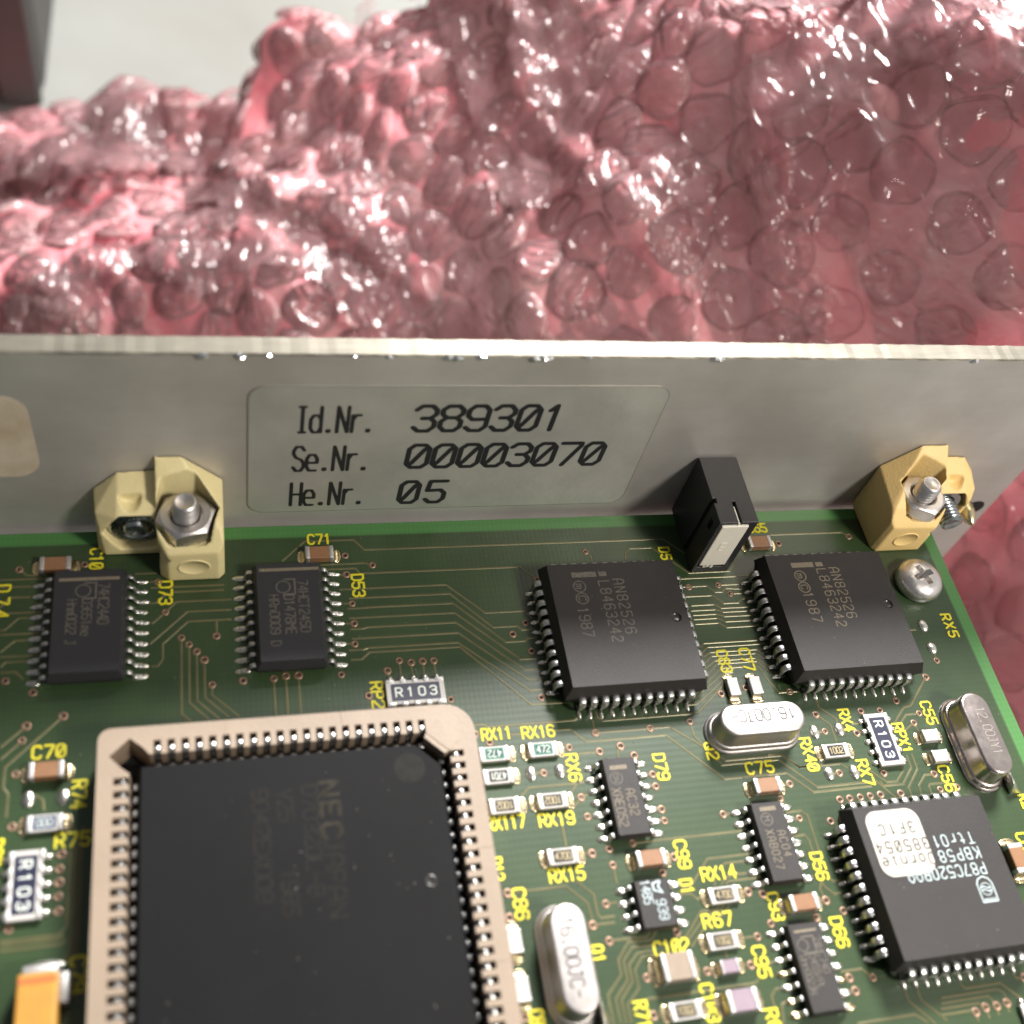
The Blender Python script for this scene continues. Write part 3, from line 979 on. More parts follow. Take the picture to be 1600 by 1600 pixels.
def rrect(w, h, r, n=6, cx=0, cy=0):
    pts = []
    for qx, qy, a0 in ((1, 1, 0), (-1, 1, 90), (-1, -1, 180), (1, -1, 270)):
        for i in range(n + 1):
            a = math.radians(a0 + 90 * i / n)
            pts.append((cx + qx * (w / 2 - r) + r * math.cos(a), cy + qy * (h / 2 - r) + r * math.sin(a)))
    return pts


def ring(r, n, cx=0, cy=0, a0=0.0):
    return [(cx + r * math.cos(a0 + 2 * math.pi * i / n), cy + r * math.sin(a0 + 2 * math.pi * i / n)) for i in range(n)]


def loft(rings, cap0=False, cap1=True):
    """rings: lists of 3D points, all of one length."""
    n = len(rings[0])
    v = [p for r in rings for p in r]
    f = []
    for k in range(len(rings) - 1):
        for i in range(n):
            j = (i + 1) % n
            f.append((k * n + i, k * n + j, (k + 1) * n + j, (k + 1) * n + i))
    if cap1:
        f.append([(len(rings) - 1) * n + i for i in range(n)])
    if cap0:
        f.append([n - 1 - i for i in range(n)])
    return v, f


def lathe(profile, n=24, cap0=False, cap1=False):
    return loft([[(x, y, z) for x, y in ring(r, n)] for r, z in profile], cap0, cap1)


def boolean(va, fa, vb, fb, op='DIFFERENCE'):
    def tmp(v, f):
        me = bpy.data.meshes.new("tmp")
        me.from_pydata(v, [], f)
        bm = bmesh.new()
        bm.from_mesh(me)
        bmesh.ops.recalc_face_normals(bm, faces=bm.faces[:])
        bm.to_mesh(me)
        bm.free()
        o = bpy.data.objects.new("tmp", me)
        scene.collection.objects.link(o)
        return o
    a, b = tmp(va, fa), tmp(vb, fb)
    md = a.modifiers.new("b", 'BOOLEAN')
    md.operation = op
    md.solver = 'EXACT'
    md.object = b
    dg = bpy.context.evaluated_depsgraph_get()
    dg.update()
    me = bpy.data.meshes.new_from_object(a.evaluated_get(dg))
    v = [tuple(x.co) for x in me.vertices]
    f = [list(p.vertices) for p in me.polygons]
    for o in (a, b):
        d = o.data
        bpy.data.objects.remove(o)
        bpy.data.meshes.remove(d)
    bpy.data.meshes.remove(me)
    return v, f


def rounded(v, f, voxel=0.14, rounds=5):
    """Soften a solid the way moulded plastic is soft: even voxels, then a few rounds of smoothing."""
    me = bpy.data.meshes.new("tmp")
    me.from_pydata(v, [], f)
    o = bpy.data.objects.new("tmp", me)
    scene.collection.objects.link(o)
    a = o.modifiers.new("r", 'REMESH')
    a.mode = 'VOXEL'
    a.voxel_size = voxel
    b = o.modifiers.new("s", 'SMOOTH')
    b.factor = 0.6
    b.iterations = rounds
    dg = bpy.context.evaluated_depsgraph_get()
    dg.update()
    m2 = bpy.data.meshes.new_from_object(o.evaluated_get(dg))
    out = [tuple(x.co) for x in m2.vertices], [list(p.vertices) for p in m2.polygons]
    bpy.data.objects.remove(o)
    bpy.data.meshes.remove(me)
    bpy.data.meshes.remove(m2)
    return out


def strip(points, width, z0=0.002, z1=0.032):
    """A raised track: bevelled cross-section swept along a polyline lying on the board."""
    n = len(points)
    prof = [(-width / 2 - 0.035, z0), (-width / 2 + 0.02, z1), (width / 2 - 0.02, z1), (width / 2 + 0.035, z0)]
    v, f = [], []
    for i, (x, y) in enumerate(points):
        a = Vector(points[max(i - 1, 0)])
        b = Vector(points[min(i + 1, n - 1)])
        p = Vector((x, y))
        d0 = (p - a).normalized() if i > 0 else (b - p).normalized()
        d1 = (b - p).normalized() if i < n - 1 else d0
        t = (d0 + d1)
        t = t.normalized() if t.length > 1e-6 else d0
        nrm = Vector((-t.y, t.x))
        k = 1.0 / max(0.5, nrm.dot(Vector((-d0.y, d0.x))))
        for o_, z in prof:
            v.append((x + nrm.x * o_ * k, y + nrm.y * o_ * k, z))
    for i in range(n - 1):
        for j in range(3):
            a = i * 4 + j
            f.append((a + 1, a, a + 4, a + 5))
    return v, f


# ------------------------------------------------------------------ stroke lettering
OCT = [(1, 0), (3, 0), (4, 1), (4, 5), (3, 6), (1, 6), (0, 5), (0, 1), (1, 0)]
GLYPH = {
    '0': [OCT], 'O': [OCT], 'Q': [OCT, [(2.4, 1.8), (4, 0)]],
    '1': [[(0.8, 4.8), (2, 6), (2, 0)]], 'I': [[(0.9, 6), (3.1, 6)], [(2, 6), (2, 0)], [(0.9, 0), (3.1, 0)]],
    '2': [[(0, 5), (1, 6), (3, 6), (4, 5), (4, 3.9), (0, 0.9), (0, 0), (4, 0)]],
    '3': [[(0, 5.1), (1, 6), (3, 6), (4, 5), (4, 4), (3, 3.1), (1.4, 3.1)], [(3, 3.1), (4, 2.2), (4, 1), (3, 0), (1, 0), (0, 0.9)]],
    '4': [[(3, 0), (3, 6), (0, 2), (4, 2)]],
    '5': [[(4, 6), (0.3, 6), (0, 3.4), (3, 3.5), (4, 2.6), (4, 1), (3, 0), (1, 0), (0, 0.9)]],
    '6': [[(4, 5.2), (3, 6), (1, 6), (0, 5), (0, 1), (1, 0), (3, 0), (4, 1), (4, 2.4), (3, 3.4), (0, 3.3)]],
    '7': [[(0, 6), (4, 6), (4, 5.3), (1.4, 0)]],
    '8': [[(1, 3.2), (0, 4.1), (0, 5.1), (1, 6), (3, 6), (4, 5.1), (4, 4.1), (3, 3.2), (1, 3.2), (0, 2.3), (0, 1), (1, 0), (3, 0), (4, 1), (4, 2.3), (3, 3.2)]],
    '9': [[(0, 0.8), (1, 0), (3, 0), (4, 1), (4, 5), (3, 6), (1, 6), (0, 5), (0, 3.6), (1, 2.7), (4, 2.8)]],
    'A': [[(0, 0), (0, 4.4), (1.2, 6), (2.8, 6), (4, 4.4), (4, 0)], [(0, 2.4), (4, 2.4)]],
    'B': [[(0, 0), (0, 6), (3, 6), (4, 5.1), (4, 4), (3, 3.2), (0, 3.2)], [(3, 3.2), (4, 2.3), (4, 0.9), (3, 0), (0, 0)]],
    'C': [[(4, 5), (3.1, 6), (1, 6), (0, 5), (0, 1), (1, 0), (3.1, 0), (4, 1)]],
    'D': [[(0, 0), (0, 6), (2.8, 6), (4, 4.8), (4, 1.2), (2.8, 0), (0, 0)]],
    'E': [[(4, 6), (0, 6), (0, 0), (4, 0)], [(0, 3.1), (3, 3.1)]],
    'F': [[(4, 6), (0, 6), (0, 0)], [(0, 3.1), (3, 3.1)]],
    'H': [[(0, 0), (0, 6)], [(4, 0), (4, 6)], [(0, 3), (4, 3)]],
    'J': [[(1.2, 6), (4, 6)], [(3, 6), (3, 1), (2, 0), (1, 0), (0, 1)]],
    'K': [[(0, 0), (0, 6)], [(4, 6), (0, 2.4)], [(1.4, 3.6), (4, 0)]],
    'L': [[(0, 6), (0, 0), (4, 0)]],
    'M': [[(0, 0), (0, 6), (2, 3), (4, 6), (4, 0)]],
    'N': [[(0, 0), (0, 6), (4, 0), (4, 6)]],
    'P': [[(0, 0), (0, 6), (3, 6), (4, 5), (4, 3.8), (3, 2.8), (0, 2.8)]],
    'R': [[(0, 0), (0, 6), (3, 6), (4, 5), (4, 3.8), (3, 2.8), (0, 2.8)], [(2, 2.8), (4, 0)]],
    'S': [[(4, 5.1), (3, 6), (1, 6), (0, 5), (0, 4.2), (1, 3.3), (3, 2.8), (4, 1.9), (4, 1), (3, 0), (1, 0), (0, 0.9)]],
    'T': [[(0, 6), (4, 6)], [(2, 6), (2, 0)]],
    'U': [[(0, 6), (0, 1), (1, 0), (3, 0), (4, 1), (4, 6)]],
    'V': [[(0, 6), (2, 0), (4, 6)]],
    'X': [[(0, 0), (4, 6)], [(0, 6), (4, 0)]],
    'Y': [[(0, 6), (2, 3), (4, 6)], [(2, 3), (2, 0)]],
    'd': [[(4, 0), (4, 6)], [(4, 1), (3, 0), (1, 0), (0, 1), (0, 3), (1, 4), (3, 4), (4, 3)]],
    'e': [[(0, 2), (4, 2), (4, 3), (3, 4), (1, 4), (0, 3), (0, 1), (1, 0), (3.6, 0)]],
    'i': [[(1, 4), (2, 4), (2, 0)], [(0.8, 0), (3.2, 0)], [(2, 5.4), (2, 5.7)]],
    'm': [[(0, 0), (0, 4), (1.6, 4), (2, 3.5), (2, 0)], [(2, 3.6), (2.6, 4), (3.6, 4), (4, 3.5), (4, 0)]],
    'n': [[(0, 0), (0, 4)], [(0, 3), (1.2, 4), (3, 4), (4, 3), (4, 0)]],
    'o': [[(1, 0), (3, 0), (4, 1), (4, 3), (3, 4), (1, 4), (0, 3), (0, 1), (1, 0)]],
    'r': [[(0.6, 0), (0.6, 4)], [(0.6, 2.8), (1.8, 4), (3.6, 4)]],
    't': [[(1.6, 5.6), (1.6, 1), (2.4, 0), (3.6, 0)], [(0.4, 4), (3.4, 4)]],
    '.': [[(1.5, 0.1), (2.1, 0.1), (2.1, 0.5), (1.5, 0.5), (1.5, 0.1)]], '-': [[(0.4, 3), (3.6, 3)]], '/': [[(0.4, 0), (3.6, 6)]], ' ': [],
    '(': [], ')': [],
}


def lettering(text, length, height, weight, slash=False, slant=0.0, wide=0.66, jitter=0.0):
    """Flat strokes with round ends, centred on the origin, reading along +x. Each stroke sits a hair higher."""
    n = len(text)
    w = height * wide
    if n > 1 and w > length / n * 0.8:
        w = length / n * 0.8
    adv = (length - w) / (n - 1) if n > 1 else 0
    sh = Shape()
    z = 0.0
    r = weight / 2
    for i, ch in enumerate(text):
        gl = list(GLYPH.get(ch, []))
        if ch == '0' and slash:
            gl = gl + [[(0.9, 1.1), (3.1, 4.9)]]
        ox = -length / 2 + i * adv
        for line in gl:
            pts = []
            for gx, gy in line:
                yy = gy / 6 * height - height / 2
                pts.append(Vector((ox + gx / 4 * w + slant * (yy + height / 2), yy)))
            for a, b in zip(pts[:-1], pts[1:]):
                d = (b - a)
                if d.length < 1e-6:
                    continue
                d.normalize()
                ang = math.atan2(d.y, d.x)
                out = []
                for k in range(5):
                    t = ang + math.pi / 2 + math.pi * k / 4
                    out.append((a.x + r * math.cos(t), a.y + r * math.sin(t), z))
                for k in range(5):
                    t = ang - math.pi / 2 + math.pi * k / 4
                    out.append((b.x + r * math.cos(t), b.y + r * math.sin(t), z))
                sh.add(out, [list(range(10))])
                z += 0.0012
                if z > 0.02:
                    z = 0.0
    return sh


ANGLE = {'R': 0.0, 'D': -math.pi / 2, 'L': math.pi}


def ring_mark(r, w, n=20):
    a, b = ring(r, n), ring(r - w, n)
    v = [(x, y, 0) for x, y in a] + [(x, y, 0) for x, y in b]
    return v, [(i, (i + 1) % n, n + (i + 1) % n, n + i) for i in range(n)]


# ------------------------------------------------------------------ circuit board
board = bpy.data.objects.new("circuit_board", None)
scene.collection.objects.link(board)
board.empty_display_size = 0.01
tag(board, "green printed circuit board crowded with black chips and yellow lettering", "circuit board")

BX0, BY0 = -175.0, -120.0
sh = Shape()
v, f = box(BX0, 0, BY0, 0, -1.6, 0)
bm = bmesh.new()
vs = [bm.verts.new(p) for p in v]
for fc in f:
    bm.faces.new([vs[i] for i in fc])
bm.normal_update()
bmesh.ops.bevel(bm, geom=[e for e in bm.edges], offset=0.12, segments=2, affect='EDGES')
bm.verts.index_update()
v, f = from_bm(bm)
sh.add(v, f)
for i, fc in enumerate(sh.f):
    zz = min(sh.v[k][2] for k in fc)
    sh.m[i] = 0 if zz > -0.2 else 1
link("laminate", sh.mesh("laminate", ["mask", "board_side"]), board)

for pts in TRACES:
    s = Shape().add(*strip(pts, 0.19), smooth=False)
    link("trace", s.mesh("trace", "trace"), board)

via_ring = Shape().add(*lathe([(0.50, 0.004), (0.46, 0.05), (0.30, 0.055), (0.24, 0.02)], 20), smooth=True)
via_ring.add(*lathe([(0.245, 0.021), (0.10, 0.012)], 20, cap1=True), mi=1)
via_me = via_ring.mesh("via", ["via_ring", "painted_via_hole"])
for x, y in VIAS:
    o = link("via", via_me, board, (x, y, 0.0))
    k = random.uniform(0.82, 0.98)
    o.scale = (k, k, 1)


def dome_shape(rx, ry, h, rings=5, n=16, wob=0.0):
    rows = []
    for k in range(rings + 1):
        t = k / rings * math.pi / 2
        rr, z = math.cos(t), math.sin(t)
        rr = max(rr, 0.02)
        rows.append([(rx * rr * c * (1 + wob * math.sin(3 * a_)), ry * rr * s_ * (1 + wob * math.cos(2 * a_)), h * z)
                     for a_, c, s_ in ((2 * math.pi * i / n, math.cos(2 * math.pi * i / n), math.sin(2 * math.pi * i / n)) for i in range(n))])
    return loft(rows)


pad_me = [Shape().add(*dome_shape(0.62, 0.88, 0.34, wob=w_), smooth=True).mesh("bare_pad", "solder") for w_ in (0.0, 0.05, -0.04)]
for i, (x, y) in enumerate(BARE_PADS):
    link("solder_pad", pad_me[i % 3], board, (x, y, 0.0))

for text, (x, y), d, L in DESIGNATORS:
    H = 1.28
    ln = max(L, 0.5)
    s = lettering(text, ln, H, 0.25, slash=True, wide=0.60)
    o = link("designator", s.mesh("designator", "silk"), board, (x, y, 0.045), ANGLE[d])

# ---------------- packages
def body_layers(w, h, layers, dents=()):
    """Moulded package from (inset, z) layers; dents are round sinks in the top face."""
    s = Shape()
    rings_ = []
    for inset, z in layers:
        rings_.append([(x, y, z) for x, y in rrect(w - 2 * inset, h - 2 * inset, 0.12, 2)])
    s.add(*loft(rings_, cap0=True, cap1=False))
    inset, z = layers[-1]
    top = rrect(w - 2 * inset, h - 2 * inset, 0.12, 2)
    holes = [ring(r, 20, cx, cy) for cx, cy, r in dents]
    flat = [p for lp in [top] + holes for p in lp]
    tris = tessellate_polygon([[Vector((p[0], p[1], 0)) for p in lp] for lp in [top] + holes])
    fs = []
    for a, b, c in tris:
        pa, pb, pc = flat[a], flat[b], flat[c]
        if (pb[0] - pa[0]) * (pc[1] - pa[1]) - (pb[1] - pa[1]) * (pc[0] - pa[0]) < 0:
            a, b, c = a, c, b
        fs.append((a, b, c))
    s.add([(x, y, z) for x, y in flat], fs)
    for cx, cy, r in dents:
        s.add(*loft([[(x, y, z) for x, y in ring(r, 20, cx, cy)], [(x, y, z - 0.14) for x, y in ring(r * 0.93, 20, cx, cy)],
                     [(x, y, z - 0.20) for x, y in ring(r * 0.5, 20, cx, cy)], [(x, y, z - 0.21) for x, y in ring(r * 0.1, 20, cx, cy)]]), mi=1, smooth=True)
    return s


def lead_sweep(path, widths, thick):
    """A flat lead: centreline (r, z) along +x, width along y."""
    rows = []
    n = len(path)
    for i, (r, z) in enumerate(path):
        a = path[max(i - 1, 0)]
        b = path[min(i + 1, n - 1)]
        tx, tz = b[0] - a[0], b[1] - a[1]
        l = math.hypot(tx, tz) or 1
        nx, nz = -tz / l * thick / 2, tx / l * thick / 2
        w = widths[i] / 2
        rows.append([(r + nx, -w, z + nz), (r + nx, w, z + nz), (r - nx, w, z - nz), (r - nx, -w, z - nz)])
    return loft(rows, cap0=True)


J_PATH = [(8.0, 2.35), (8.45, 2.38), (8.78, 2.30), (8.95, 2.05), (8.98, 1.6), (8.96, 1.2), (8.90, 0.8), (8.72, 0.42), (8.42, 0.22), (8.1, 0.22)]
J_W = [0.74, 0.74, 0.74, 0.74, 0.74, 0.66, 0.46, 0.44, 0.44, 0.44]
jv, jf = lead_sweep(J_PATH, J_W, 0.22)
j_lead = Shape().add(*bevelled(jv, jf, 0.045, 1, 35), smooth=True).mesh("j_lead", "tin")
j_joint = Shape().add(*dome_shape(0.72, 0.30, 0.32, wob=0.06), smooth=True).mesh("j_joint", "solder")

G_PATH = [(0, 1.25), (0.35, 1.27), (0.58, 1.15), (0.70, 0.80), (0.80, 0.40), (0.98, 0.22), (1.25, 0.17), (1.60, 0.16)]


def gull(reach, h, w):
    p = [(r * reach / 1.6, z * h / 1.25) for r, z in G_PATH]
    vv, ff = lead_sweep(p, [w] * len(p), 0.20)
    return Shape().add(*bevelled(vv, ff, 0.04, 1, 35), smooth=True).mesh("gull_lead", "tin")


gull_wide = gull(1.62, 1.25, 0.46)
gull_small = gull(1.10, 0.85, 0.46)
joint_wide = Shape().add(*dome_shape(0.80, 0.31, 0.24, wob=0.05), smooth=True).mesh("gull_joint", "solder")
joint_small = Shape().add(*dome_shape(0.78, 0.38, 0.30, wob=0.05), smooth=True).mesh("gull_joint", "solder")
joint_gold = Shape().add(*dome_shape(0.78, 0.38, 0.30, wob=0.05), smooth=True).mesh("gull_joint", "flux_solder")


def marks_on(parent, key, cx, cy, material):
    for c, text, (x, y), d, L, z, h in MARKINGS:
        if c == key:
            s = lettering(text, L, h, h * 0.11, slash=False, wide=0.52)
            link("marking", s.mesh("marking", material), parent, (x - cx, y - cy, z + 0.012), ANGLE[d])


def flat_mark(parent, pieces, z, material, loc=(0, 0)):
    s = Shape()
    for k, (v_, f_) in enumerate(pieces):
        s.add([(p[0], p[1], k * 0.002) for p in v_], f_)
    link("marking", s.mesh("marking", material), parent, (loc[0], loc[1], z))


def rect(x0, x1, y0, y1):
    return [(x0, y0, 0), (x1, y0, 0), (x1, y1, 0), (x0, y1, 0)], [(0, 1, 2, 3)]


def plcc(cx, cy, key, label, dents, ink):
    s = body_layers(16.6, 16.6, [(0.55, 0.45), (0.10, 2.15), (0.0, 2.25), (0.06, 2.5), (0.58, 4.05)], dents)
    root = link("chip", s.mesh("plcc_body", ["epoxy", "dent"]), board, (cx, cy, 0.0))
    root["label"] = label
    for side in range(4):
        a = side * math.pi / 2
        for i in range(11):
            t = (i - 5) * 1.27
            x, y = math.cos(a) * 0 - math.sin(a) * t, math.cos(a) * t
            link("lead", j_lead, root, (x, y, 0), a + random.gauss(0, 0.004))
            q_ = random.gauss(9.03, 0.04)
            jo = link("solder_joint", j_joint, root, (x + q_ * math.cos(a), y + q_ * math.sin(a), 0), a + random.gauss(0, 0.06))
            jo.scale = (random.uniform(0.88, 1.12), random.uniform(0.9, 1.1), random.uniform(0.75, 1.2))
    marks_on(root, key, cx, cy, ink)
    return root


PA = (-47.37, -17.10)
PB = (-19.90, -17.07)
PC = (-20.00, -48.66)
pa = plcc(*PA, 'PA', "square black chip marked 1987 left of the black plastic block", [(-41.13 - PA[0], -17.0 - PA[1], 0.62)], "ink_dim")
pb = plcc(*PB, 'PB', "square black chip marked 1987 beside the round screw head", [(-13.72 - PB[0], -16.8 - PB[1], 0.62)], "ink_tan")
pc = plcc(*PC, 'PC', "square black chip with a white paper sticker", [], "ink_white")
for root, c, ink in ((pa, PA, "ink_dim"), (pb, PB, "ink_tan")):
    bx = -52.4 if root is pa else -24.6
    flat_mark(root, [rect(bx - c[0], bx - c[0] + 2.95, -11.2 - c[1], -10.5 - c[1]),
                     rect(bx - c[0] + 3.25, bx - c[0] + 4.2, -11.15 - c[1], -10.55 - c[1])], 4.062, ink)
    mx_ = -51.75 if root is pa else -23.9
    for my, g in ((-12.39, 'm'), (-13.96, 'C')):
        flat_mark(root, [ring_mark(0.78, 0.13)], 4.062, ink, (mx_ - c[0], my - c[1]))
        link("marking", lettering(g, 0.6, 0.85, 0.12).mesh("marking", ink), root, (mx_ - c[0], my - (0.12 if g == 'm' else 0) * 0 - c[1], 4.064), -math.pi / 2)

# the paper sticker with its print, stuck on the chip
stx, sty = -23.62, -44.95
s = Shape().add(*prism(rrect(6.3, 6.9, 1.35, 6), 0.0, 0.07))
for c, text, (x, y), d, L, z, h in MARKINGS:
    if c == 'STK':
        t_ = lettering(text, L, h, h * 0.12, slash=True, wide=0.52)
        tf = Matrix.Translation((x - stx, y - sty, 0.085)) @ Matrix.Rotation(math.pi, 4, 'Z')
        s.add(t_.v, t_.f, mi=1, tf=tf)
o = link("sticker", s.mesh("sticker", ["sticker", "ink_black"]), pc, (stx - PC[0], sty - PC[1], 4.06))
o["label"] = "white rounded sticker with black typed letters"
# maker's shield
s = Shape()


def outline(points, w):
    q = strip(points, w, 0, 0)
    return q


shield = [(-1.1, -1.5), (-1.1, 0.8), (-0.75, 1.4), (0, 1.7), (0.75, 1.4), (1.1, 0.8), (1.1, -1.5), (-1.1, -1.5)]
s.add(*outline([(x, -y) for x, y in shield][::-1], 0.09))
s.add(*[[(x, -0.1 - y, 0.002) for x, y, z in ring_mark(0.82, 0.09)[0]], ring_mark(0.82, 0.09)[1]])
for yy in (-0.22, 0.18):
    s.add([(x, y - 0.1, 0.004) for x, y, z in outline([(-0.7, yy), (-0.3, yy + 0.16), (0.3, yy - 0.16), (0.7, yy)], 0.07)[0]],
          outline([(-0.7, yy), (-0.3, yy + 0.16), (0.3, yy - 0.16), (0.7, yy)], 0.07)[1])
for k in range(6):
    s.add(*[[(p[0], p[1], 0.006) for p in rect(-0.85 + k * 0.3, -0.68 + k * 0.3, 1.08, 1.38)[0]], [(0, 1, 2, 3)]])
s.v = [(x * 0.8, y * 0.8, z) for x, y, z in s.v]
link("marking", s.mesh("marking", "ink_white"), pc, (-15.8 - PC[0], -50.75 - PC[1], 4.062), math.pi)


def soic(cx, cy, n, bw, bl, top, pitch_h, key, label, wide, ink, gold=()):
    hs = top
    s = body_layers(bw, bl, [(0.35, 0.12), (0.05, top * 0.48), (0.0, top * 0.52), (0.05, top * 0.58), (0.42 if wide else 0.25, top)])
    root = link("chip", s.mesh("soic_body", ["epoxy_blue" if wide else "epoxy", "dent"]), board, (cx, cy, 0))
    root["label"] = label
    per = n // 2
    ld = gull_wide if wide else gull_small
    jt = joint_wide if wide else joint_small
    for side in (0, 1):
        a = side * math.pi
        sx = 1 if side == 0 else -1
        for i in range(per):
            y = (i - (per - 1) / 2) * 1.27
            link("lead", ld, root, (sx * (bw / 2 - 0.02), y, 0), a)
            j = joint_gold if (side, i) in gold else jt
            jo = link("solder_joint", j, root, (sx * pitch_h, y, 0), a + random.gauss(0, 0.05))
            jo.scale = (random.uniform(0.88, 1.14), random.uniform(0.9, 1.12), random.uniform(0.7, 1.25))
    marks_on(root, key, cx, cy, ink)
    return root


d53 = soic(-84.06, -12.70, 20, 7.5, 12.8, 2.45, 5.15, 'D53', "upright rectangular chip to the left of the label plate, without a neighbour at its left", True, "ink_dim")
d53["label"] = "rectangular black chip under the label plate with a tan stripe across"
d73 = soic(-104.59, -12.61, 20, 7.5, 12.8, 2.45, 5.15, 'D73', "rectangular black chip below the left yellow block near the photo's left edge", True, "ink_dim")
ac32 = soic(-51.06, -36.26, 14, 3.95, 8.7, 1.6, 2.85, 'AC32', "narrow black chip between the resistors and the empty green area", False, "ink_tan")
ac04 = soic(-35.88, -42.63, 14, 3.95, 8.7, 1.6, 2.85, 'AC04', "narrow black chip just below the middle brown capacitor", False, "ink_tan",
            gold=())
hc74 = soic(-35.80, -55.22, 14, 3.95, 8.7, 1.6, 2.85, 'HC74', "narrow black chip at the bottom edge, left of the stickered chip", False, "ink_dim",
            gold=((1, 0), (1, 1), (1, 3), (0, 2), (0, 0)))
lt = soic(-50.55, -47.35, 8, 3.95, 4.95, 1.5, 2.75, 'LT', "smallest black chip, four leads a side, with white print", False, "ink_white")
for root, c, xa, xb, yy in ((d53, (-84.06, -12.70), -87.1, -80.7, -7.52), (d73, (-104.59, -12.61), -107.5, -101.5, -7.72)):
    flat_mark(root, [rect(xa - c[0], xb - c[0], yy - c[1] - 0.19, yy - c[1] + 0.19)], 2.462, "ink_tan")
    lx, ly = ((-84.39, -9.75) if root is d53 else (-104.81, -9.15))
    flat_mark(root, [ring_mark(0.8, 0.13), outline([(0.05, 0.95), (1.25, 0.95), (1.25, -0.95), (-0.1, -0.95)], 0.10)], 2.462, "ink_dim", (lx - c[0] - 0.25, ly - c[1]))
flat_mark(ac32, [rect(-1.15, 0.75, 2.86, 3.32)], 1.612, "ink_tan")
flat_mark(ac32, [ring_mark(0.72, 0.10)], 1.612, "ink_dim", (-0.68, 1.92))
link("marking", lettering("ON", 0.85, 0.55, 0.09).mesh("marking", "ink_dim"), ac32, (-0.68, 1.92, 1.612), -math.pi / 2)
flat_mark(ac04, [rect(-0.92, 0.92, 3.2, 3.66)], 1.612, "ink_tan")
flat_mark(ac04, [ring_mark(0.70, 0.10)], 1.612, "ink_dim", (-0.46, 2.31))
link("marking", lettering("M", 0.6, 0.7, 0.10).mesh("marking", "ink_dim"), ac04, (-0.46, 2.31, 1.612), -math.pi / 2)
flat_mark(hc74, [rect(-1.3, 1.15, 3.30, 3.55)], 1.612, "ink_tan")
flat_mark(hc74, [ring_mark(0.62, 0.10), outline([(0.0, 0.78), (1.3, 0.78), (1.3, -0.78), (-0.1, -0.78)], 0.08)], 1.612, "ink_dim", (-0.75, 2.1))
flat_mark(lt, [outline([(0.5, 0.6), (-0.35, 0.35), (-0.35, -0.3), (0.5, -0.6), (0.15, 0.0), (0.5, 0.6)], 0.11)], 1.512, "ink_white", (0.42, 1.55))

# ---------------- ceramic capacitors and resistors
def fillet(width, reach, height):
    """Concave solder fillet flaring from a terminal at x=0 out to a D-shaped pad."""
    rows = []
    n = 9
    prof = [(0.0, height), (0.10, height * 0.55), (0.25, height * 0.28), (0.5, 0.10), (0.72, 0.07), (0.86, 0.12), (0.95, 0.10), (1.0, 0.01)]
    for t, z in prof:
        row = []
        for i in range(n):
            u = -1 + 2 * i / (n - 1)
            ww = width / 2 * (0.92 + 0.18 * min(1, t * 1.4)) * (1 if t < 0.5 else math.sqrt(max(0.0, 1 - ((t - 0.5) / 0.62) ** 2)) * 0.5 + 0.5)
            row.append((reach * t * (1 - 0.28 * abs(u) ** 3 * t), ww * u, z * (1 - 0.25 * u * u)))
        rows.append(row)
    v = [p for r in rows for p in r]
    f = [(k * n + i, (k + 1) * n + i, (k + 1) * n + i + 1, k * n + i + 1) for k in range(len(rows) - 1) for i in range(n - 1)]
    # skirt down to the board along both sides
    b = len(v)
    for i in (0, n - 1):
        for k in range(len(rows)):
            x, y, z = rows[k][i]
            v.append((x, y * 1.04, 0.0))
    L = len(rows)
    for k in range(L - 1):
        f.append((k * n, b + k, b + k + 1, (k + 1) * n))
        f.append((k * n + n - 1, (k + 1) * n + n - 1, b + L + k + 1, b + L + k))
    return v, f


_cache = {}


def cached(key, build):
    if key not in _cache:
        _cache[key] = build()
    return _cache[key]


CAP_LABEL = [
    "brown ceramic capacitor above the far left chip", "brown ceramic capacitor right above the striped chip under the label plate",
    "brown ceramic capacitor tucked behind the black plastic block", "brown ceramic capacitor left of the big beige socket",
    "brown ceramic capacitor above the smallest black chip", "brown ceramic capacitor below the lying crystal can",
    "brown ceramic capacitor between two narrow chips", "brown ceramic capacitor cut by the right edge of the photo",
    "big tan ceramic capacitor below the smallest chip", "small lilac ceramic capacitor between two lettered designators",
    "larger lilac ceramic capacitor at the bottom edge", "left one of the two small white capacitors above the lying crystal",
    "right one of the two small white capacitors above the lying crystal", "upper small white capacitor beside the right crystal",
    "lower small white capacitor beside the right crystal", "upper white capacitor between the socket and the upright crystal",
    "lower white capacitor between the socket and the upright crystal"]
RES_LABEL = [
    "green-glazed resistor touching the socket", "green-glazed resistor below its yellow lettering, away from the socket",
    "black resistor with white figures beside two bare solder pads", "resistor marked 1002 touching the socket's right side",
    "resistor marked 1002 left of the narrow chip", "resistor marked 4700 alone left of the brown capacitor",
    "resistor marked 1002 right of the lying crystal", "resistor marked 4700 below the long yellow lettering",
    "resistor marked 1002 above the small lilac capacitor", "resistor marked 1002 at the bottom edge", "blue-glazed resistor marked 000 left of the socket"]
nc = nr = 0
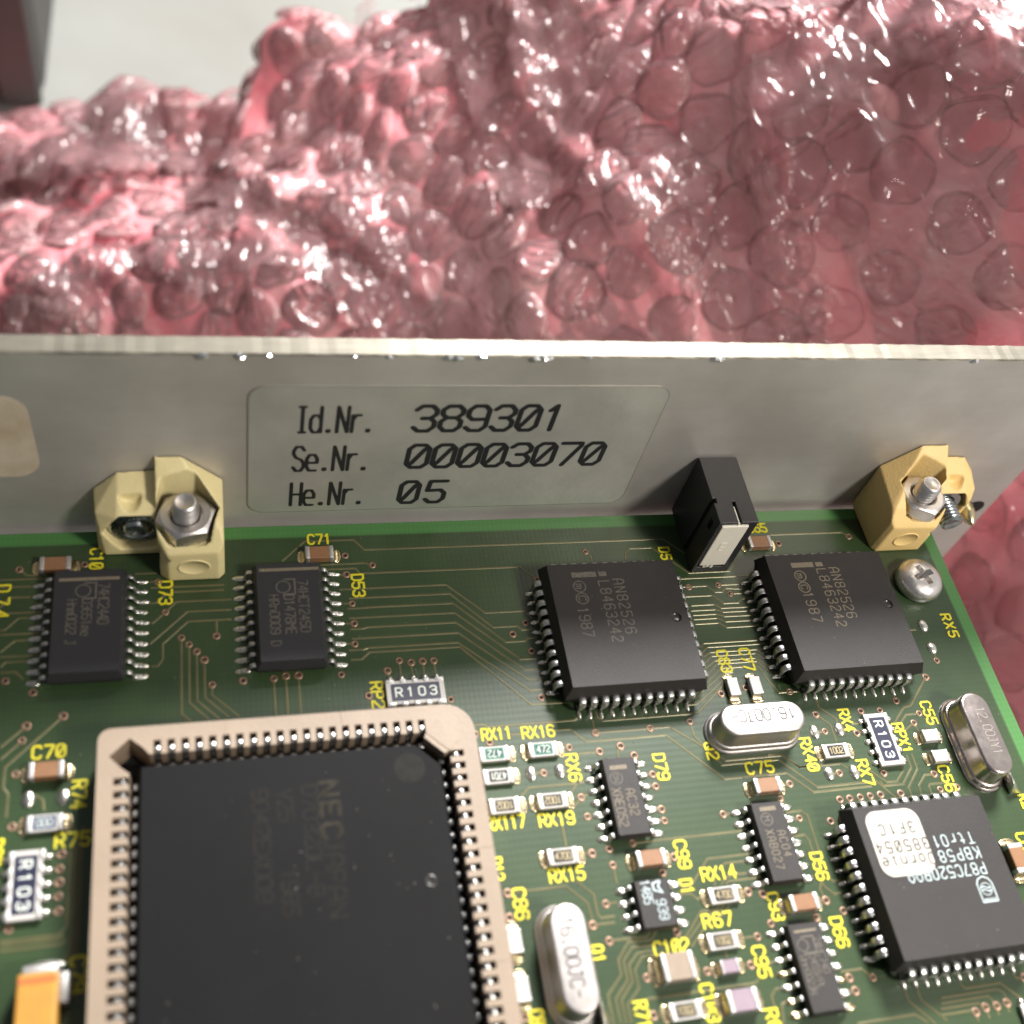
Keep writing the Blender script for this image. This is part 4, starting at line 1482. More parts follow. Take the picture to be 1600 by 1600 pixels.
for kind, val, (x, y), rot, dims in SMALL_PARTS:
    dims = tuple(dims) if isinstance(dims, list) else dims
    a = math.radians(rot)
    if kind == 'cap':
        L, W, H = dims
        body_m = {'brown': 'brown', 'tan': 'tan', 'lilac': 'lilac', 'white': 'whitecer'}[val]
        te = 0.17 * L
        bm_ = cached(('cb', dims, val), lambda: Shape().add(*rbox(L - 2 * te + 0.3, W, 0.08, H - 0.03, 0.07, 1)).mesh("ceramic", body_m))
        tm_ = cached(('ct', dims), lambda: Shape().add(*bevelled(*box(-te / 2, te / 2, -W / 2 - 0.04, W / 2 + 0.04, 0.03, H + 0.02), 0.13, 3), smooth=True).mesh("terminal", "term"))
        fm_ = cached(('cf', dims), lambda: Shape().add(*fillet(W * 1.04, 0.72 + 0.1 * W, H * 0.62), smooth=True).mesh("fillet", "flux_solder"))
        root = link("ceramic_capacitor", bm_, board, (x, y, 0.0), a)
        root["label"] = CAP_LABEL[nc]
        nc += 1
    else:
        L, W, H = 3.2, 1.6, 0.55
        te = 0.48
        tm_ = cached('rt', lambda: Shape().add(*bevelled(*box(-te / 2, te / 2, -W / 2 - 0.02, W / 2 + 0.02, 0.03, H + 0.03), 0.07, 2), smooth=True).mesh("terminal", "term"))
        fm_ = cached('rf', lambda: Shape().add(*fillet(W * 1.06, 0.86, 0.34), smooth=True).mesh("fillet", "flux_solder"))
        rb_ = cached('rb', lambda: Shape().add(*rbox(L - 0.5, W, 0.06, H, 0.03, 1)).mesh("substrate", "alumina"))
        root = link("resistor", rb_, board, (x, y, 0.0), a)
        root["label"] = RES_LABEL[nr]
        nr += 1
        gz = {'green': 'glaze_green', 'w': 'glaze_black', 'y': 'glaze_black', 'b': 'glaze_blue'}[dims]
        ink = {'green': 'ink_net', 'w': 'ink_net', 'y': 'ink_res', 'b': 'ink_net'}[dims]
        s = Shape().add(*prism(rrect(1.98, 1.22, 0.08, 2), 0.0, 0.03))
        if dims == 'green':
            s.add(*[[(p[0], p[1], 0.033) for p in rect(-0.82, 0.82, -0.45, 0.45)[0]], [(0, 1, 2, 3)]], mi=2)
        t_ = lettering(val, 1.62 if len(val) == 4 else 1.4, 0.74, 0.08, wide=0.5)
        s.add([(p[0], p[1], p[2] + 0.036) for p in t_.v], t_.f, mi=1)
        link("glaze", s.mesh("glaze", [gz, ink, "glaze_ink"]), root, (0, 0, H))
    for sx, aa in ((1, 0), (-1, math.pi)):
        link("terminal", tm_, root, (sx * (L / 2 - te / 2), 0, 0), 0)
        link("solder_joint", fm_, root, (sx * (L / 2 - 0.02), 0, 0), aa)

# ---------------- resistor networks
NET_LABEL = ["resistor network with white lettering lying on the socket's upper edge", "slanting resistor network with white lettering above the stickered chip",
             "blurred resistor network left of the socket", "resistor network cut by the bottom right edge"]
net_glaze = Shape().add(*prism(rrect(5.25, 1.95, 0.06, 2), 0.0, 0.04))
for i, ch in enumerate("R103"):
    t_ = lettering(ch, 0.62, 1.0, 0.17)
    net_glaze.add([(p[0] - 1.85 + i * 1.24, p[1], p[2] + 0.045) for p in t_.v], t_.f, mi=1)
net_glaze_me = net_glaze.mesh("glaze", ["navy", "ink_net"])
net_body = Shape().add(*rbox(6.3, 2.75, 0.06, 0.62, 0.05, 1)).mesh("substrate", "alumina")
cast = Shape().add(*bevelled(*box(-0.36, 0.36, -0.26, 0.26, 0.04, 0.66), 0.10, 2), smooth=True).mesh("terminal", "term")
cast_end = Shape().add(*bevelled(*box(-0.50, 0.50, -0.26, 0.26, 0.04, 0.66), 0.10, 2), smooth=True).mesh("terminal", "term")
cast_joint = Shape().add(*dome_shape(0.34, 0.55, 0.36, wob=0.04), smooth=True).mesh("joint", "solder")
for lab, (x, y), rot in zip(NET_LABEL, [(-71.35, -22.35), (-18.65, -32.30), (-109.0, -38.7), (-11.6, -62.9)], [0, -90, -90, 0]):
    root = link("resistor_network", net_body, board, (x, y, 0), math.radians(rot))
    root["label"] = lab
    link("glaze", net_glaze_me, root, (0, 0, 0.62))
    for i in range(5):
        for sy in (1, -1):
            end = i in (0, 4)
            px = (i - 2) * 1.27 + (0.14 if i == 4 else -0.14 if i == 0 else 0)
            link("terminal", cast_end if end else cast, root, (px, sy * 1.32, 0))
            link("solder_joint", cast_joint, root, ((i - 2) * 1.27, sy * 1.75, 0))

# ---------------- quartz crystals
def stadium(L, W, n=14):
    r = W / 2
    pts = []
    for i in range(n + 1):
        a = -math.pi / 2 + math.pi * i / n
        pts.append((L / 2 - r + r * math.cos(a), r * math.sin(a)))
    for i in range(n + 1):
        a = math.pi / 2 + math.pi * i / n
        pts.append((-L / 2 + r + r * math.cos(a), r * math.sin(a)))
    return pts


def st_ring(L, W, z):
    return [(x, y, z) for x, y in stadium(L, W)]


can = Shape().add(*loft([st_ring(10.35, 4.0, 0.85), st_ring(10.15, 3.75, 1.0), st_ring(10.1, 3.72, 3.12), st_ring(10.02, 3.64, 3.36), st_ring(9.82, 3.46, 3.51),
                         st_ring(9.55, 3.24, 3.585), st_ring(9.25, 3.0, 3.6), st_ring(1.0, 0.2, 3.605)]), smooth=True)
flange = Shape().add(*loft([st_ring(11.5, 5.0, 0.02), st_ring(11.55, 5.05, 0.16), st_ring(11.4, 4.9, 0.30), st_ring(11.1, 4.6, 0.34), st_ring(10.95, 4.45, 0.42),
                            st_ring(10.95, 4.45, 0.62), st_ring(10.8, 4.3, 0.76), st_ring(10.4, 3.9, 0.86), st_ring(9.0, 2.8, 0.88)]), smooth=True)
for key, (x, y), rot, label, cm in (('Q2', (-34.15, -29.80), 0, "silver crystal can lying along the row with dark printed figures", 'can'),
                                    ('Q1', (-60.45, -51.75), -90, "silver crystal can standing lengthwise at the bottom edge beside the socket", 'can'),
                                    ('Q3', (-7.55, -33.75), -90, "silver crystal can near the board's right edge with faint etched figures", 'can_dark')):
    root = link("crystal", can.mesh("can", cm), board, (x, y, 0), math.radians(rot))
    root["label"] = label
    link("flange", flange.mesh("flange", cm), root)
    for c, text, (tx, ty), d, L, z, h in MARKINGS:
        if c == key:
            s = lettering(text, L, h, h * (0.11 if key != 'Q3' else 0.07), wide=0.6)
            loc = Matrix.Rotation(-math.radians(rot), 3, 'Z') @ Vector((tx - x, ty - y, 0))
            link("marking", s.mesh("marking", "ink_black" if key != 'Q3' else "ink_grey"), root, (loc.x, loc.y, 3.622), ANGLE[d] - math.radians(rot))
    if key != 'Q2':
        tab = Shape().add(*bevelled([(-1.5, 1.9, 0.05), (1.9, 1.9, 0.05), (1.9, 3.6, 0.05), (-0.2, 2.6, 0.05), (-1.2, 1.9, 1.9), (1.2, 1.9, 1.7), (1.7, 3.3, 0.35), (0.0, 2.4, 0.9)],
                                    [(3, 2, 1, 0), (4, 5, 6, 7), (0, 1, 5, 4), (1, 2, 6, 5), (2, 3, 7, 6), (3, 0, 4, 7)], 0.2, 2), smooth=True)
        link("solder_joint", tab.mesh("tab_joint", "solder"), root, (4.4, 0.3, 0))

# ---------------- tantalum capacitor
s = Shape().add(*rbox(3.3, 7.0, 0.15, 2.75, 0.25, 2))
tant = link("tantalum_capacitor", s.mesh("tantalum", "tantalum"), board, (-107.1, -50.45, 0))
tant["label"] = "orange tantalum capacitor at the bottom left corner"
link("stripe", Shape().add(*prism(rrect(3.0, 0.55, 0.1, 2), 0, 0.03)).mesh("stripe", "tant_band"), tant, (0, 2.85, 2.75))
link("terminal", Shape().add(*rbox(2.9, 1.0, 0.05, 2.3, 0.15, 2), smooth=True).mesh("terminal", "term"), tant, (0.1, 3.7, 0))
link("solder_joint", Shape().add(*fillet(3.2, 0.9, 1.1), smooth=True).mesh("fillet", "solder"), tant, (0.1, 4.15, 0), math.pi / 2)
link("terminal", Shape().add(*rbox(0.9, 2.6, 0.05, 1.6, 0.15, 2), smooth=True).mesh("terminal", "term"), tant, (1.95, 2.3, 0))

# ---------------- chip socket
NX, NY = -84.72, -44.15
half = 18.05
teeth = []


def notch_side(k):
    pts = []
    for i in range(21):
        c = (i - 10) * 1.27
        pts += [(c - 0.34, 15.15), (c - 0.34, 16.55), (c + 0.34, 16.55), (c + 0.34, 15.15)]
    return pts


inner = []
for k in range(4):
    a = -k * math.pi / 2
    pts = notch_side(k)
    inner += [(x * math.cos(a) - y * math.sin(a), x * math.sin(a) + y * math.cos(a)) for x, y in pts]
    if k == 0:      # top right corner is filled in diagonally
        inner += [(12.78, 14.62), (14.62, 12.78)]
    elif k == 3:    # top left corner has a pry slot
        inner += [(-15.15, 13.4), (-15.9, 14.0), (-17.0, 15.2), (-15.2, 16.9), (-14.0, 15.9), (-13.4, 15.15)]
    else:
        cxx, cyy = (15.15, -15.15) if k == 1 else (-15.15, -15.15)
        inner += [(cxx, cyy)]
outer = []
for qx, qy, a0, cut in ((1, 1, 0, 3.0), (-1, 1, 90, 1.2), (-1, -1, 180, 1.2), (1, -1, 270, 1.2)):
    for i in range(7):
        a = math.radians(a0 + 90 * i / 6)
        outer.append((qx * (half - cut) + cut * math.cos(a), qy * (half - cut) + cut * math.sin(a)))
s = Shape().add(*prism(outer, 0.3, 5.0, [inner]))
sock = link("chip_socket", s.mesh("socket", "socket"), board, (NX, NY, 0))
sock["label"] = "big square beige chip socket at the lower left"
link("base", Shape().add(*box(-16.9, 16.9, -16.9, 16.9, 0.32, 1.1)).mesh("base", "painted_dark"), sock)
contact = Shape().add(*bevelled(*lead_sweep([(0.55, 1.0), (0.62, 3.2), (0.50, 4.2), (0.25, 4.66), (-0.05, 4.72), (-0.32, 4.45), (-0.46, 3.9), (-0.40, 2.5)], [0.50] * 8, 0.16), 0.03, 1, 35),
                      smooth=True).mesh("contact", "tin")
for k in range(4):
    a = math.pi / 2 - k * math.pi / 2
    for i in range(21):
        t = (i - 10) * 1.27
        x = math.cos(a) * 15.75 - math.sin(a) * t
        y = math.sin(a) * 15.75 + math.cos(a) * t
        link("contact", contact, sock, (x, y, 0), a)
v_, f_ = prism([(x * 0.7071 - y * 0.7071, x * 0.7071 + y * 0.7071) for x, y in rrect(3.0, 1.9, 0.1, 2)], 0, 0.05)
link("raised_mark", Shape().add(v_, f_).mesh("raised_mark", "socket"), sock, (14.75, 14.75, 5.0), math.pi / 2)
for i_, (x, y, w, h) in enumerate(((-6.4, 17.2, 0.06, 1.6), (4.8, 17.2, 0.06, 1.6), (17.2, 3.0, 1.6, 0.06), (17.2, -7.4, 1.6, 0.06))):
    link("mould_line", Shape().add(*box(-w / 2, w / 2, -h / 2, h / 2, 0, 0.03)).mesh("mould_line", "socket"), sock, (x, y, 5.0))

# the processor sitting in the socket is a thing of its own
s = Shape()
ch_out = [(-14.55, 14.55), (12.2, 14.55), (14.55, 12.2), (14.55, -14.55), (-14.55, -14.55)]
ch_out = ch_out[::-1]


def scaled(pts, inset, z):
    k = (14.55 - inset) / 14.55
    return [(x * k, y * k, z) for x, y in pts]


s.add(*loft([scaled(ch_out, 0.6, 1.2), scaled(ch_out, 0.1, 3.0), scaled(ch_out, 0.0, 3.1), scaled(ch_out, 0.05, 3.3), scaled(ch_out, 0.45, 4.5)], cap0=True))
cpu = link("processor_chip", s.mesh("processor", "epoxy_dimmed"), None, (NX, NY, 0))
tag(cpu, "large square black processor chip seated in the beige socket", "chip")
cpu_lead = Shape().add(*bevelled(*lead_sweep([(-0.3, 3.15), (0.15, 3.18), (0.40, 3.0), (0.48, 2.5), (0.45, 1.6)], [0.62] * 5, 0.2), 0.05, 1, 35), smooth=True).mesh("lead", "tin")
for k in range(4):
    a = math.pi / 2 - k * math.pi / 2
    for i in range(21):
        t = (i - 10) * 1.27
        link("lead", cpu_lead, cpu, (math.cos(a) * 14.55 - math.sin(a) * t, math.sin(a) * 14.55 + math.cos(a) * t, 0), a)
for c, text, (x, y), d, L, z, h in MARKINGS:
    if c == 'NEC':
        if text.startswith('NEC'):
            s = lettering("NEC", 5.4, 1.7, 0.42, wide=0.75)
            link("marking", s.mesh("marking", "ink_faint_tan"), cpu, (x - NX, y - NY + L / 2 - 2.7, 4.513), ANGLE[d])
            s = lettering("JAPAN", 7.2, 1.6, 0.26, wide=0.7)
            link("marking", s.mesh("marking", "ink_faint"), cpu, (x - NX, y - NY - L / 2 + 3.6, 4.513), ANGLE[d])
        else:
            link("marking", lettering(text, L, h, 0.26).mesh("marking", "ink_faint"), cpu, (x - NX, y - NY, 4.513), ANGLE[d])
link("marking", Shape().add([(x, y, 0) for x, y in ring(1.55, 32)], [list(range(32))]).mesh("dot", "ink_faint"), cpu, (-73.7 - NX, -32.4 - NY, 4.512))
link("dent", Shape().add(*lathe([(0.62, 0.0), (0.55, 0.06), (0.42, 0.02), (0.05, 0.0)], 20, cap1=True), smooth=True).mesh("dent", "dent"), cpu, (-73.03 - NX, -43.6 - NY, 4.505))

# ---------------- dust and lint lying on the board and its chips
dust = Shape()
for k in range(330):
    x, y = random.uniform(-112, -1), random.uniform(-64, -1)
    z = 0.035
    for (cx_, cy_), hw_, top_ in ((PA, 7.6, 4.06), (PB, 7.6, 4.06), (PC, 7.6, 4.06), ((NX, NY), 13.9, 4.51)):
        if abs(x - cx_) < hw_ and abs(y - cy_) < hw_:
            z = top_
        elif abs(x - cx_) < hw_ + 4 and abs(y - cy_) < hw_ + 4:
            z = None
            break
    if z is None:
        continue
    r_ = random.choice((0.03, 0.035, 0.045, 0.06))
    v2, f2 = dome_shape(r_ * random.uniform(0.8, 2.4), r_, r_ * 0.8, rings=2, n=5)
    dust.add(v2, f2, tf=Matrix.Translation((x, y, z)) @ Matrix.Rotation(random.random() * 6.28, 4, 'Z'))
link("dust", dust.mesh("dust", "dust"), board)["kind"] = "stuff"

# ---------------- black plastic block with a cream insert, soldered at the board's top edge
root = bpy.data.objects.new("connector", None)
root["label"] = "upright black plastic block with a cream insert against the panel"
root.parent = board
root.location = (-33.35 * MM, -4.1 * MM, 0)
scene.collection.objects.link(root)
w2, l2 = 2.45, 4.72
body = box(-w2, w2, -l2, l2, 0.1, 10.75)
body = boolean(*body, *box(-w2 + 0.42, w2 - 1.05, -l2 - 1, -l2 + 1.6, 1.2, 10.2))       # front pocket
body = boolean(*body, *box(-0.1, 0.28, -l2 - 1, -l2 + 3.0, 8.5, 11.5))                   # slit in the top
body = boolean(*body, *box(-w2 - 0.5, -w2 + 0.45, -1.9, -1.2, -0.5, 11.5))               # groove down the left side
body = boolean(*body, *box(-w2 - 0.5, -w2 + 0.6, -3.6, -2.9, 7.4, 9.2))                  # small window
bv, bf = bevelled(*body, 0.07, 1, 40)
link("housing", Shape().add(bv, bf).mesh("housing", "black_abs"), root)
ins = bevelled(*box(-w2 + 0.46, w2 - 1.09, -l2 - 0.22, -l2 + 1.5, 1.9, 10.16), 0.10, 2)
si = Shape().add(*ins)
for k, (xx, ww) in enumerate(((-0.85, 0.7), (-1.15, 0.5), (-0.2, 0.45))):
    si.add(*bevelled(*box(xx - ww / 2, xx + ww / 2, -l2 - 0.10, -l2 + 1.0, 1.35 - 0.12 * k, 2.2), 0.08, 1))
si.add(*box(-0.9, -0.1, -l2 - 0.25, -l2, 5.2, 5.32))
si.add(*box(-0.9, -0.1, -l2 - 0.25, -l2, 6.7, 6.82))
si.add(*box(-0.9, -0.8, -l2 - 0.25, -l2, 5.3, 6.7))
si.add(*box(-0.6, -0.1, -l2 - 0.25, -l2, 5.85, 5.95))
link("insert", si.mesh("insert", "cream"), root)
link("rib", Shape().add(*bevelled(*box(-0.06, 0.16, -l2 - 0.05, -l2 + 2.4, 8.5, 10.5), 0.03, 1)).mesh("rib", "cream"), root)

# ------------------------------------------------------------------ fasteners
hexp = lambda R, z0, z1, a0=0.0: prism([(x, y) for x, y in ring(R, 6, 0, 0, a0)], z0, z1)


def make_nut(h, a0=0.0, hole=1.55):
    v, f = hexp(3.18, 0, h, a0)
    cone = lathe([(2.55, -0.01), (3.3, 0.42), (3.3, h - 0.42), (2.55, h + 0.01)], 40, True, True)
    v, f = boolean(v, f, *cone, 'INTERSECT')
    hv = lathe([(hole, -0.5), (hole, h - 0.25), (hole + 0.45, h + 0.2), (hole + 0.45, h + 0.5)], 32, True, True)
    return boolean(v, f, *hv)


def make_bolt(z0, z1, r=1.42, pitch=0.5):
    prof = [(0.05, z0)] + [(r, z0 + 0.01)]
    z = z0 + 0.1
    while z < z1 - 0.35:
        prof += [(r - 0.20, z), (r, z + pitch * 0.45), (r, z + pitch * 0.6)]
        z += pitch
    prof += [(r - 0.22, z1 - 0.18), (r - 0.32, z1 - 0.02), (r - 0.42, z1), (r - 0.55, z1 - 0.10), (0.05, z1 - 0.16)]
    return lathe(prof, 32)


def mounting_block(x, y, nut_z, inner, outer_, sgn, material, label, nut_turn, bolt_z, side_bolt):
    """Moulded corner block: one lobe bolted up from the board, one lobe bolted to the panel."""
    root = bpy.data.objects.new("mounting_block", None)
    scene.collection.objects.link(root)
    root.location = (x * MM, 0, 0)
    tag(root, label, "mounting block", "moulded yellow mounting blocks joining board and panel")
    a, b = inner, outer_
    X = lambda u: u * sgn

    def hull(pts):
        bm = bmesh.new()
        for p in pts:
            bm.verts.new(p)
        r_ = bmesh.ops.convex_hull(bm, input=bm.verts[:])
        bmesh.ops.delete(bm, geom=list(set(g for g in r_["geom_interior"] if isinstance(g, bmesh.types.BMVert))), context='VERTS')
        bmesh.ops.dissolve_limit(bm, angle_limit=0.03, verts=bm.verts[:], edges=bm.edges[:])
        bm.verts.index_update()
        return from_bm(bm)

    A = hull([(X(-a), .74, 0.03), (X(b), .74, 0.03), (X(-a), .74, 12.5), (X(b - 4.1), .74, 12.4), (X(b), .74, 8.3),
              (X(-a), -6.2, 0.03), (X(-a + 1), -6.95, 0.03), (X(b - .6), -6.95, 0.03), (X(b), -6.3, 0.03),
              (X(-a), -6.1, 4.9), (X(-a + 1), -6.95, 5.2), (X(b - .6), -6.95, 5.4), (X(b), -6.3, 6.4),
              (X(-a), -5.4, 7.2), (X(b - .4), -5.4, 7.6), (X(b), -5.0, 7.4)])
    Bv = hull([(X(-a + 0.4), .735, 0.05), (X(-9.45), .735, 0.05), (X(-a + 0.4), .735, 10.2), (X(-6.8), .735, 9.9), (X(-9.45), .735, 7.2),
               (X(-a + 0.4), -3.3, 0.05), (X(-8.7), -3.3, 0.05), (X(-9.45), -2.5, 0.05),
               (X(-a + 0.4), -3.3, 7.0), (X(-7.0), -3.3, 7.0), (X(-9.3), -1.9, 6.4), (X(-9.0), -2.9, 5.0)])
    U = boolean(*A, *Bv, 'UNION')
    # hexagonal pockets
    pv, pf = hexp(3.55, nut_z - 2.2, 16, nut_turn)
    pv = [(p[0], p[1] + y, p[2]) for p in pv]
    U = boolean(*U, pv, pf)
    sx_ = X(-5.25)
    hv, hf = hexp(3.45, 0, 6, 0.0)
    hv = [(p[0] + sx_, -2.0 - p[2], p[1] + 4.05) for p in hv]
    U = boolean(*U, hv, hf)
    dv, df = lathe([(1.15, 0), (1.25, 6)], 24, True, True)
    dv = [(p[0] + X(-5.6), -1.2 - p[2], p[1] + 8.5) for p in dv]
    U = boolean(*U, dv, df)
    U = rounded(*U)
    link("body", Shape().add(*U, smooth=True).mesh("block_body", material), root)
    # round gate mark on the front
    g = lathe([(1.72, 0.0), (1.68, 0.09), (1.58, 0.09), (1.52, 0.015), (0.1, 0.015)], 32, cap1=True)
    gm = Shape().add([(p[0], -p[2], p[1] * 0.82) for p in g[0]], g[1], smooth=True).mesh("gate_mark", material)
    link("gate_mark", gm, root, (X((b - a) / 2 + 0.2), -6.95, 2.75))
    nv, nf = make_nut(2.15, nut_turn)
    nm = Shape().add(*bevelled(nv, nf, 0.05, 1, 30)).mesh("nut", "steel")
    link("nut", nm, root, (0, y, nut_z - 2.15))
    bm_ = Shape().add(*make_bolt(0.5, bolt_z), smooth=True).mesh("bolt", "steel")
    bm_.set_sharp_from_angle(angle=math.radians(60))
    link("bolt", bm_, root, (0, y, 0))
    # nut and screw along the panel's normal
    nv, nf = make_nut(1.5, 0.0)
    nm = Shape().add([(p[0], -p[2], p[1]) for p in nv], [list(q)[::-1] for q in nf]).mesh("nut", "zinc")
    link("nut", nm, root, (sx_, -1.1, 4.05))
    bm_ = make_bolt(0.2, side_bolt)
    bm_ = Shape().add([(p[0], -p[2], p[1]) for p in bm_[0]], [list(q)[::-1] for q in bm_[1]], smooth=True).mesh("bolt", "zinc")
    bm_.set_sharp_from_angle(angle=math.radians(60))
    link("bolt", bm_, root, (sx_ + (0.3 if sgn < 0 else 0), 0, 4.05))
    return root


mounting_block(-94.55, -3.6, 8.1, 2.95, 3.85, 1, "block_pale", "pale yellow moulded block left of the label plate", math.radians(12), 10.3, 3.0)
mounting_block(-5.45, -3.65, 8.1, 3.0, 4.75, -1, "block_warm", "deep yellow moulded block at the board's right corner", math.radians(-20), 10.3, 5.8)

# pan-head screw
head = lathe([(2.35, 0.0), (2.85, 0.15), (3.02, 0.7), (2.95, 1.3), (2.6, 1.85), (2.0, 2.2), (1.2, 2.36), (0.1, 2.40)], 48, cap0=True, cap1=True)
cross = []
for a in (0, math.pi / 2):
    bb = box(-1.65, 1.65, -0.42, 0.42, 0.8, 2.7)
    rot = Matrix.Rotation(a, 4, 'Z')
    cv = []
    for p in bb[0]:
        k = 1.0 if p[2] > 2 else 0.35
        q = rot @ Vector((p[0] * k, p[1] * (1.0 if p[2] > 2 else 0.7), p[2]))
        cv.append(tuple(q))
    head = boolean(*head, cv, bb[1])
hd = Shape().add(*bevelled(*head, 0.05, 2, 35), smooth=True).mesh("screw_head", "steel")
hd.set_sharp_from_angle(angle=math.radians(55))
screw = link("screw", hd, None, (-5.75, -12.0, 0.02), math.radians(18))
tag(screw, "round cross-head screw near the right edge of the board", "screw")
# pointed screw through the panel
tip = lathe([(1.15, 0.0), (1.0, 0.25), (1.2, 0.5), (1.0, 0.75), (1.2, 1.0), (1.0, 1.25), (1.2, 1.5), (1.0, 1.75), (1.15, 2.0), (1.0, 2.6), (0.75, 3.4), (0.35, 4.1), (0.04, 4.4)], 28, cap1=True)
tm = Shape().add([(p[0], -p[2], p[1]) for p in tip[0]], [list(q)[::-1] for q in tip[1]], smooth=True).mesh("screw_tip", "brass_tip")
o = link("screw", tm, None, (6.6, 0.85, 0.1))
tag(o, "pointed screw tip poking out of the panel beside the deep yellow block", "screw")

# ------------------------------------------------------------------ aluminium panel
PX1, PZ0, PZ1, PY0, PY1 = 12.42, -16.0, 27.85, 0.8, 3.15
n_ = 240
rng = random.Random(3)
panel_bm = Shape()
xs = [-200 + (PX1 + 200) * i / n_ for i in range(n_ + 1)]
rows = []
for x in xs:
    j1 = rng.gauss(0, 0.035)
    j2 = rng.gauss(0, 0.025)
    rows.append([(x, PY0, PZ0), (x, PY0, PZ1 - 0.16 + j1), (x, PY0 + 0.14 + abs(j1) * 0.5, PZ1 + j2 * 0.5), (x, PY1 - 0.1 + j2, PZ1 + j2 * 0.5), (x, PY1, PZ1 - 0.12), (x, PY1, PZ0)])
v_ = [p for r in rows for p in r]
for i in range(n_):
    for j in range(6):
        a_, b_ = i * 6 + j, i * 6 + (j + 1) % 6
        panel_bm.add([], [])
        panel_bm.f.append([a_, b_, b_ + 6, a_ + 6][::-1])
        panel_bm.m.append(1 if j in (1, 2, 3) else 0)
        panel_bm.s.append(False)
panel_bm.v = v_
panel_bm.f.append([n_ * 6 + j for j in range(6)])
panel_bm.m.append(0)
panel_bm.s.append(False)
panel_bm.f.append([5 - j for j in range(6)])
panel_bm.m.append(0)
panel_bm.s.append(False)
panel = link("metal_panel", panel_bm.mesh("panel", ["panel", "panel_edge"]))
tag(panel, "upright grey aluminium panel running along the far edge of the board", "metal panel")
for i, bx in enumerate((-92.1, -88.8, -86.1, -77.96, -74.5, -68.6, -67.7, -65.3, -59.7, -58.7, -58.0, -53.9, -39.9, -39.3, -38.9, -7.8)):
    rr = rng.uniform(0.25, 0.55)
    pts = []
    for k in range(3):
        for q in range(7):
            a = 2 * math.pi * q / 7
            r_ = rr * (1, 0.8, 0.2)[k] * rng.uniform(0.6, 1.3)
            pts.append((r_ * math.cos(a) * rng.uniform(0.8, 2.0), -0.10 - rr * (0, 0.5, 0.8)[k], r_ * math.sin(a) * 0.8))
    v2, f2 = loft([pts[0:7], pts[7:14], pts[14:21]])
    link("burr", Shape().add(v2, f2, smooth=False).mesh("burr", "burr"), panel, (bx, 0.9, 27.72 + rng.uniform(-0.1, 0.05)))

lab = Shape()
lx0, lx1, lz0, lz1 = -88.0, -43.15, 1.75, 23.4
lw, lh = lx1 - lx0, lz1 - lz0
lab.add(*prism(rrect(lw, lh, 1.9, 8), 0.0, 0.11), mi=0)
r1, r2 = rrect(lw + 0.10, lh + 0.10, 1.95, 8), rrect(lw - 0.12, lh - 0.12, 1.85, 8)
n__ = len(r1)
lab.add([(x, y, 0.114) for x, y in r1] + [(x, y, 0.114) for x, y in r2], [(i, (i + 1) % n__, n__ + (i + 1) % n__, n__ + i) for i in range(n__)], mi=2)
lcx, lcz = (lx0 + lx1) / 2, (lz0 + lz1) / 2
for text, x0, x1, zc, h, wgt, sl, wd in (("Id.Nr.", -83.1, -75.1, 18.2, 4.1, 0.42, 0.0, 0.27), ("Se.Nr.", -83.25, -75.0, 11.6, 4.2, 0.42, 0.0, 0.27), ("He.Nr.", -83.3, -75.0, 5.1, 4.2, 0.42, 0.0, 0.27),
                                         ("389301", -70.9, -54.3, 18.25, 4.1, 0.60, 0.03, 0.60), ("00003070", -70.9, -48.1, 11.75, 4.0, 0.60, 0.03, 0.60), ("05", -71.0, -65.6, 5.0, 4.1, 0.60, 0.03, 0.60)):
    t_ = lettering(text, x1 - x0 - (0.2 if sl else 0), h, wgt, slash=True, slant=sl, wide=wd)
    lab.add([(p[0] + (x0 + x1) / 2 - lcx - (0.1 if sl else 0), p[1] + zc - lcz, p[2] + 0.118) for p in t_.v], t_.f, mi=1)
o = link("type_label", lab.mesh("type_label", ["label_film", "ink_black", "label_rim"]), panel, (lcx, PY0, lcz), 0, math.pi / 2)
o["label"] = "rounded label with three lines of black type numbers"
patch = Shape().add(*prism(rrect(9.5, 12.6, 2.6, 8), 0, 0.06))
patch.add([(x * 1.3 - 3.6, y * 0.9 + 0.6, 0.064) for x, y in [(r_ * math.cos(t), r_ * math.sin(t)) for t, r_ in ((k * math.pi / 6, 0.75 + 0.3 * math.sin(k * 2.3)) for k in range(12))]], [list(range(12))], mi=1)
patch.add([(x * 0.6 - 2.2, y * 0.6 - 0.9, 0.064) for x, y in ring(0.7, 9)], [list(range(9))], mi=1)
o = link("worn_patch", patch.mesh("patch", ["old_patch", "stain"]), panel, (-113.4, PY0, 15.6), 0, math.pi / 2)
o["label"] = "worn beige rounded patch with a brown spot"
# black disc painting the dark of the screw hole beside the pointed screw
link("hole", Shape().add([(p[0], 0, p[1]) for p in ring(1.5, 24)], [list(range(24))[::-1]]).mesh("hole", "painted_dark"), panel, (9.9, PY0 - 0.01, -1.9))

# ------------------------------------------------------------------ table and the dark thing behind
s = Shape().add(*box(-1200, 900, -500, 1500, -130, -95))
tb = link("table", s.mesh("table", "table"))
tb["kind"] = "structure"


case = Shape().add(*bevelled(*box(-330, -134, 207, 330, -95, 40), 4, 2))
case = link("dark_case", case.mesh("case", "dark_box"))
tag(case, "dark blurred upright case at the upper left corner behind the wrap", "case")
band = Shape().add(*bevelled(*box(-11, 0, -1.5, 1.5, 0, 130), 1, 1))
link("trim", band.mesh("trim", "dark_trim"), case, (-134.6, 205.4, -94.5))

